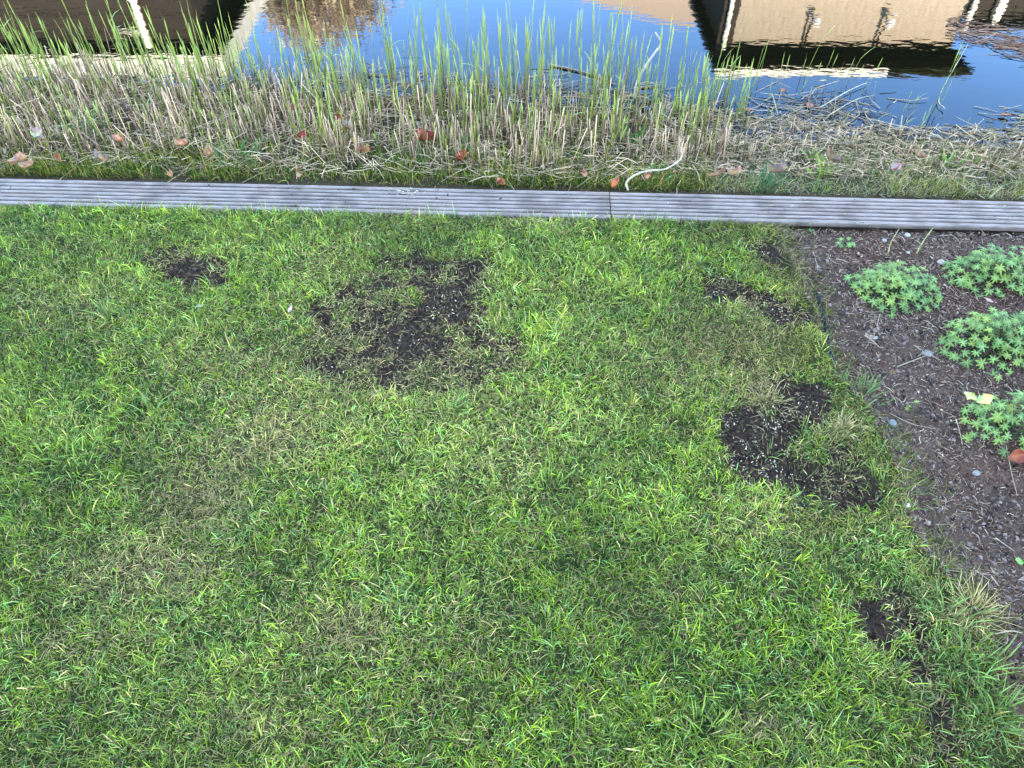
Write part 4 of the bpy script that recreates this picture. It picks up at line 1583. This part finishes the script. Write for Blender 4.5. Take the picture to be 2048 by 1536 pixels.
# mossy dead mat on right bank
a_, b_ = ns(16000, 1380, 2400, lambda q_: np.interp(q_, [1380, 1600, 2400], [262, 275, 312]), lambda q_: 352 + (q_ / 2048) * 48)
P = bank_xyz(a_, b_)
u1, v1 = uv(P[:, 0], P[:, 1])
okk = (v1 > .005)
P = P[okk]
n = len(P)
P[:, 2] = ground_z(P[:, 0], P[:, 1])
c = np.where(rng.random((n, 1)) < .45, np.array([[.24, .22, .05]]), np.array([[.44, .30, .16]])) * rng.uniform(.12, 1.25, (n, 1))
me = blades_mesh('bank_moss', P, rng.uniform(0, 6.28, n), rng.gamma(3, .010, n).clip(.01, .08), rng.uniform(.0010, .0030, n), rng.uniform(.5, 1.6, n),
                 rng.normal(.3, .4, n), c, segs=2)
link('bank_moss', me, M_grass, kind='stuff', label='matted mossy growth and dead blades on the right bank', category='moss')

# ------------------------------------------------------------------ single sticks and stalks
M_bark = attr_mat('bare_wood', .7, .25, noise=(60, .25))


def stalk(name, pxs, r_, col, label, cat, group=None, n_=14, knobs=.12):
    """pxs: list of (px, py, z)"""
    pts_ = [V(a_, b__, z_) for a_, b__, z_ in pxs]
    o0 = pts_[0].copy()
    pts_ = [p - o0 for p in pts_]
    pp_ = spline(pts_, n_) if len(pts_) > 2 else spline([pts_[0], (pts_[0] + pts_[1]) / 2, pts_[1]], n_)
    rr = [r_ * (1 - .45 * i / (n_ - 1)) * random.uniform(.86, 1.14) for i in range(n_)]
    o = tube(name, pp_, rr, col, M_bark, k=6, knobs=knobs)
    o.location = o0
    tag(o, label, cat, group)
    return o


WH = (.34, .25, .17)
stalk('curved_stick', [(1256, 380, .016), (1253, 365, .02), (1270, 350, .03), (1300, 341, .03), (1328, 339, .025), (1352, 326, .02), (1364, 314, .015), (1363, 300, .02), (1368, 274, .06)],
      .0038, WH, 'curved white stick bent round in the bank grass beside the board joint', 'stick', n_=34)
stalk('dead_branch', [(1268, 200, ZW + .02), (1274, 165, ZW + .06), (1292, 130, ZW + .1), (1310, 105, ZW + .13), (1322, 85, ZW + .15), (1310, 65, ZW + .18)],
      .0075, (.30, .21, .14), 'pale crooked dead branch rising from the pond behind the reeds', 'branch', n_=22, knobs=.3)
stalk('floating_twig', [(1100, 130, ZW + .004), (1150, 140, ZW + .006), (1215, 158, ZW + .004)], .006, (.16, .10, .07),
      'brown twig floating on the water behind the central reeds', 'twig')
stalk('floating_twig', [(1275, 176, ZW + .004), (1320, 170, ZW + .006)], .005, (.16, .12, .07), 'short twig floating right of the crooked branch foot', 'twig')
stalk('dry_weed', [(1833, 508, -.01), (1845, 485, .02), (1866, 456, .05)], .0028, (.20, .17, .06), 'longer upright yellowish stalk leaning over the board edge', 'dry weed')
stalk('dry_weed', [(1776, 508, -.01), (1782, 485, .01), (1798, 458, .035)], .0022, (.20, .16, .06), 'shorter upright yellowish stalk left of the longer one', 'dry weed')
BS = [
    ([(1827, 690, -.012), (1870, 715, -.01), (1915, 735, -.012)], 'thin pale twig crossing the bed from the light grey stone'),
    ([(1795, 733, -.012), (1850, 712, -.008)], 'short pale twig ending at the light grey stone'),
    ([(1780, 827, -.012), (1825, 848, -.008), (1872, 858, -.012)], 'thin curved pale twig right of the grey stone near the lawn'),
    ([(1912, 838, .01), (1920, 865, 0), (1925, 890, -.01)], 'short pale stalk hanging below the sparse geranium'),
    ([(2012, 890, .0), (2022, 940, -.008), (2034, 990, -.01)], 'long straight pale straw at the right edge below the geraniums'),
    ([(1933, 566, -.01), (1946, 580, -.008), (1956, 600, -.01)], 'pale straw between the upper and the largest geranium'),
    ([(1760, 628, -.01), (1754, 650, -.008), (1748, 672, -.01)], 'pale straight straw in the bed below the nearest geranium'),
    ([(1715, 617, -.01), (1740, 624, -.008), (1770, 622, -.01)], 'pale bent straw just under the nearest geranium'),
    ([(1626, 503, -.01), (1632, 522, -.008), (1636, 545, -.01)], 'pale straw lying in the bed corner beside the lawn'),
    ([(1875, 472, -.01), (1905, 471, -.004), (1920, 486, -.008)], 'bent pale twig beside the upper right geranium'),
    ([(1770, 860, -.01), (1765, 905, -.008)], 'short straw on the bed beside a tuft of lawn grass'),
    ([(1950, 1140, -.01), (1978, 1160, -.01)], 'short pale splinter in the lower part of the bed'),
    ([(1990, 1075, -.01), (2030, 1103, -.008)], 'thin pale straw in the lower bed near the right edge'),
    ([(1982, 1152, -.006), (1998, 1172, -.008)], 'thick pale wood splinter in the lower bed'),
    ([(1730, 672, -.005), (1745, 682, -.003), (1757, 692, -.008)], 'small curved grey twig in the middle of the bed'),
    ([(1990, 1268, 0), (2020, 1262, .004), (2045, 1266, 0)], 'pale green grass stalk lying over the lower bed'),
]
for pts, lab in BS:
    stalk('twig', pts, random.uniform(.0009, .0017), (.32, .21, .13), lab, 'twig', 'twigs and straws on the bed')
FS = [
    ([(285, 245), (340, 255), (420, 256), (520, 262)], 'long pale reed stem lying level across the left reed bed'),
    ([(385, 258), (440, 235), (512, 200)], 'long pale reed stem slanting up to the right in the left reeds'),
    ([(580, 275), (640, 240), (700, 208)], 'long pale reed stem slanting up beside the red leaf'),
    ([(40, 262), (120, 252), (175, 245)], 'pale reed stem lying level at the far left'),
    ([(250, 212), (330, 206), (400, 210)], 'pale reed stem lying high in the left reeds'),
    ([(470, 183), (560, 185), (690, 180)], 'thin pale straw stretched along the water line left of centre'),
    ([(690, 222), (780, 232), (850, 228)], 'pale reed stem lying level in front of the central reeds'),
    ([(695, 180), (745, 185), (800, 195)], 'pale straw at the water line of the central reeds'),
    ([(985, 190), (1060, 207), (1110, 214)], 'pale straw slanting down to the right in the central reeds'),
    ([(1050, 225), (1110, 214), (1250, 217)], 'thin pale straw crossing in front of the central right reeds'),
    ([(930, 295), (980, 303), (1000, 305)], 'short pale straw in the bank grass at the centre'),
    ([(270, 268), (320, 272), (380, 268)], 'pale straw in the stubble left of centre'),
    ([(1110, 320), (1150, 300), (1178, 285)], 'slanting pale stem right of centre on the bank'),
    ([(1640, 215), (1700, 180), (1735, 165)], 'long pale stem slanting out of the twig raft'),
    ([(1655, 232), (1710, 200), (1750, 190)], 'second long pale stem slanting out of the twig raft'),
    ([(1520, 186), (1580, 190), (1650, 176)], 'pale stem lying along the far side of the twig raft'),
    ([(1545, 190), (1552, 215), (1556, 230)], 'short pale stem crossing the left end of the twig raft'),
    ([(1750, 240), (1790, 250), (1850, 262)], 'thin stem lying at the waterline on the right'),
    ([(1900, 355), (1930, 375), (1970, 397)], 'pale straight stalk leaning down towards the right board'),
    ([(1820, 312), (1845, 316), (1880, 322)], 'light grey stalk on the right bank'),
    ([(1980, 395), (2010, 370), (2048, 362)], 'pale straw on the bank at the right edge'),
    ([(1890, 218), (1880, 190), (1935, 90)], 'bent pale reed stem standing in the open water at the right'),
    ([(1430, 300), (1480, 310), (1540, 300)], 'pale straw at the margin between reed bed and right bank'),
]
for pts, lab in FS:
    q_ = []
    for i, (a_, b__) in enumerate(pts):
        g_ = float(bank_xyz(np.array([float(a_)]), np.array([float(b__)]))[0, 2])
        g_ = max(g_, ZW)
        q_.append((a_, b__, g_ + (.06 if b__ < 300 and a_ < 1400 else .012)))
    stalk('fallen_reed', q_, random.uniform(.0015, .0026), (.36, .26, .15), lab, 'fallen reed', 'fallen pale reed stems')


# ------------------------------------------------------------------ coarse tufts and weeds
def tuft(px_, py_, nb, ln, w, col, label, name='grass_tuft', cat='grass tuft', spread=.8, z=None, group='coarse grass tufts', rad=.012):
    p = V(px_, py_, 0)
    if z is None:
        z_ = float(ground_z(np.array([p.x]), np.array([p.y]))[0])
        if z_ < -.03:
            q_ = bank_xyz(np.array([float(px_)]), np.array([float(py_)]))[0]
            p = Vector(q_)
            z_ = q_[2]
    n_ = nb
    P_ = np.stack([rng.normal(0, rad, n_), rng.normal(0, rad, n_), np.zeros(n_)], 1)
    az_ = np.arctan2(P_[:, 1], P_[:, 0]) + rng.normal(0, .5, n_)
    if name == 'grass_tuft' and z is None and px_ < 1700 and py_ > 420:
        w *= .72
    c_ = np.array(col)[None] * np.array([[1.15, 1.0, .9]]) * rng.uniform(.6, 1.5, (n_, 1))
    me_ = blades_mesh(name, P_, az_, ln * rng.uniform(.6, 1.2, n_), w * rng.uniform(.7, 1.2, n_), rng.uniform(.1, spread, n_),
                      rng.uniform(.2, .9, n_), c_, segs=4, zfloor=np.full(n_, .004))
    o = link(name, me_, M_grass)
    o.location = (p.x, p.y, z_)
    tag(o, label, cat, group)


BG = (.13, .19, .05)
LG = (.15, .215, .035)
tuft(905, 822, 16, .055, .0042, BG, 'blue green coarse tuft in mid lawn below the big bare patch')
tuft(300, 825, 14, .075, .0036, BG, 'long bladed pale green tuft left of centre in the lawn')
tuft(216, 630, 18, .06, .004, BG, 'blue green tuft on the left lawn below the left bare patch')
tuft(135, 935, 30, .06, .0045, LG, 'bright yellow green tuft at the left side of the lawn', rad=.03)
tuft(795, 1210, 20, .065, .004, BG, 'blue green tuft in the lower centre of the lawn')
tuft(883, 1105, 20, .045, .0035, LG, 'bright green tuft right of the lower centre', rad=.02)
tuft(870, 930, 14, .05, .003, BG, 'faint pale tuft in the centre of the lawn')
tuft(345, 1265, 12, .05, .0045, BG, 'broad bladed grey green tuft at lower left', spread=1.1)
tuft(1100, 975, 26, .06, .004, LG, 'bright upright green tuft right of centre', rad=.02)
tuft(1310, 1090, 30, .07, .0035, LG, 'large loose bright tuft below the centre right', rad=.03)
tuft(705, 1480, 24, .07, .004, (.09, .17, .03), 'green tuft at the bottom left of centre', rad=.02)
tuft(1480, 640, 16, .05, .003, BG, 'pale tuft under the slanting bare patch')
tuft(1540, 905, 14, .055, .003, BG, 'blue green tuft growing in the gritty bare patch', rad=.02)
tuft(1640, 895, 60, .05, .0022, (.12, .14, .04), 'wide island of grass crossing the gritty bare patch', rad=.05)
tuft(1610, 955, 30, .04, .002, (.12, .14, .04), 'small green tuft in the lower half of the gritty patch', rad=.025)
tuft(1690, 950, 30, .045, .002, (.13, .15, .04), 'green tuft at the right in the gritty patch', rad=.025)
tuft(1890, 1230, 50, .06, .0026, BG, 'long blue green tuft hanging over the bed edge', rad=.035)
tuft(1925, 1330, 60, .07, .0028, BG, 'longest blue green tuft at the lower bed edge', rad=.045)
tuft(1990, 1440, 60, .075, .003, BG, 'coarse long tuft at the bottom right corner', rad=.04)
tuft(1770, 975, 50, .06, .0024, (.12, .15, .035), 'spreading tuft at the lawn edge beside the gritty patch', rad=.03)
tuft(1730, 790, 60, .055, .0024, (.10, .14, .045), 'dense tuft at the bed edge above the gritty patch', rad=.035)
tuft(690, 860, 20, .05, .003, LG, 'small bright tuft left of centre')
tuft(1410, 1470, 30, .07, .004, LG, 'bright green tuft at the bottom right of centre', rad=.025)
tuft(1250, 640, 20, .045, .003, BG, 'small pale tuft between the two bare areas')
STC = (.38, .29, .15)
tuft(1690, 852, 60, .035, .0016, STC, 'small bleached straw tuft at the right rim of the gritty patch', name='straw_tuft', cat='dry tuft', spread=1.5, group='bleached straw tufts', rad=.014)
tuft(1948, 1225, 140, .05, .0016, (.34, .26, .10), 'bleached yellow straw tuft at the lower bed edge', name='straw_tuft', cat='dry tuft', spread=1.5, group='bleached straw tufts', rad=.025)
tuft(1530, 800, 90, .035, .0015, (.30, .22, .11), 'matted dry straw tuft above the gritty patch', name='straw_tuft', cat='dry tuft', spread=1.5, group='bleached straw tufts', rad=.03)
# bank weeds
tuft(1518, 378, 60, .09, .004, (.045, .10, .03), 'spiky dark green tuft against the board on the bank', rad=.03, group='weeds on the bank')
tuft(1637, 355, 14, .07, .012, (.15, .24, .03), 'light green broad leaved weed on the right bank', name='bank_weed', cat='weed', rad=.012, group='weeds on the bank')
tuft(1895, 335, 14, .07, .013, (.14, .24, .03), 'bright green broad leaved weed at the far right of the bank', name='bank_weed', cat='weed', rad=.015, group='weeds on the bank')
tuft(1935, 322, 10, .06, .011, (.16, .25, .03), 'yellow green weed beside the bright one on the right bank', name='bank_weed', cat='weed', rad=.012, group='weeds on the bank')
tuft(1620, 320, 6, .06, .012, (.15, .24, .03), 'single sprouting light green weed near the water', name='bank_weed', cat='weed', rad=.008, group='weeds on the bank')
tuft(1270, 300, 10, .09, .013, (.05, .13, .02), 'dark green dock leaves in the reeds above the white stick', name='bank_weed', cat='weed', rad=.012, group='weeds on the bank')
tuft(945, 322, 18, .08, .010, (.045, .12, .02), 'dark green broad leaved weed right of the orange leaf', name='bank_weed', cat='weed', rad=.02, group='weeds on the bank')
tuft(1310, 365, 30, .06, .006, (.07, .15, .02), 'low green weed inside the bend of the white stick', name='bank_weed', cat='weed', rad=.03, group='weeds on the bank')
tuft(1640, 385, 24, .05, .005, (.11, .17, .03), 'small yellow green weed touching the right board', name='bank_weed', cat='weed', rad=.02, group='weeds on the bank')
tuft(1865, 385, 30, .06, .003, (.13, .15, .04), 'yellowish grass tuft against the right board', rad=.02, group='weeds on the bank')
tuft(900, 310, 60, .10, .004, (.05, .12, .02), 'long green grass tuft on the bank at centre', rad=.04, group='weeds on the bank')
tuft(830, 340, 60, .10, .004, (.06, .13, .02), 'dense green grass tuft above the board at centre', rad=.05, group='weeds on the bank')
tuft(470, 330, 50, .10, .004, (.05, .12, .02), 'green grass tuft above the left board', rad=.04, group='weeds on the bank')
tuft(170, 275, 50, .12, .004, (.06, .13, .02), 'green grass tuft among the left reeds', rad=.04, group='weeds on the bank')


# ------------------------------------------------------------------ trees over the water, mirrored in the pond
def tree(name, x_, y_, h, cr, ch, col, col2, label, seed, nl=5000, group='trees across the pond'):
    rd = np.random.default_rng(seed)
    t = thing(name, label, 'tree', (x_, y_, GZ), 0, group)
    tp = [(0, 0, -.1), (.05, .03, h * .35), (-.04, .02, h * .6), (.03, 0, h * .9)]
    tube('trunk', spline(tp, 12), [.16 * (1 - .8 * i / 11) for i in range(12)], (.08, .06, .045), M_bark, parent=t)
    for i in range(9):
        a = rd.uniform(0, 6.28)
        z0 = rd.uniform(.3, .8) * h
        ex, ey = math.cos(a) * cr * rd.uniform(.5, .95), math.sin(a) * cr * rd.uniform(.5, .95)
        tube('limb', spline([(0, 0, z0), (ex * .5, ey * .5, z0 + ch * .12), (ex, ey, z0 + ch * .3)], 7), [.05 * (1 - .8 * j / 6) for j in range(7)], (.08, .06, .045), M_bark, k=5, parent=t)
    # leaf clumps
    nc = 46
    cp = rd.normal(0, 1, (nc, 3))
    cp /= np.linalg.norm(cp, axis=1, keepdims=True)
    cp *= rd.uniform(.35, 1, (nc, 1)) ** .6
    cp = cp * np.array([cr, cr, ch / 2]) + np.array([0, 0, h - ch / 2])
    which = rd.integers(0, nc, nl)
    P_ = cp[which] + rd.normal(0, 1, (nl, 3)) * cr * .17
    clump_tone = rd.uniform(.6, 1.3, nc)[which][:, None]  # random tone per leaf clump
    c_ = np.where(rd.random((nl, 1)) < .5, np.array([col]), np.array([col2])) * clump_tone * rd.uniform(.7, 1.3, (nl, 1))
    me_ = blades_mesh('crown', P_, rd.uniform(0, 6.28, nl), rd.uniform(.08, .18, nl), rd.uniform(.06, .11, nl), rd.uniform(.2, 2.4, nl), rd.normal(0, .4, nl), c_, segs=2)
    link('crown', me_, M_grass, t)


tree('budding_tree', -4.9, 21.0, 7.6, 1.7, 3.6, (.62, .54, .47), (.52, .43, .35), 'tan budding tree, mirrored between the dark clad house and open sky', 1, nl=16000)
tree('russet_tree', 11.6, 14.4, 5.1, 1.7, 3.6, (.16, .075, .03), (.10, .06, .03), 'russet leaved tree at the right of the annex, mirrored in the top right corner', 2)
tree('russet_tree', 14.0, 17.0, 6.4, 2.0, 4.6, (.12, .07, .035), (.06, .07, .03), 'taller brown green tree standing further right beyond the russet one', 3)
print('lawn blades', N_LAWN)
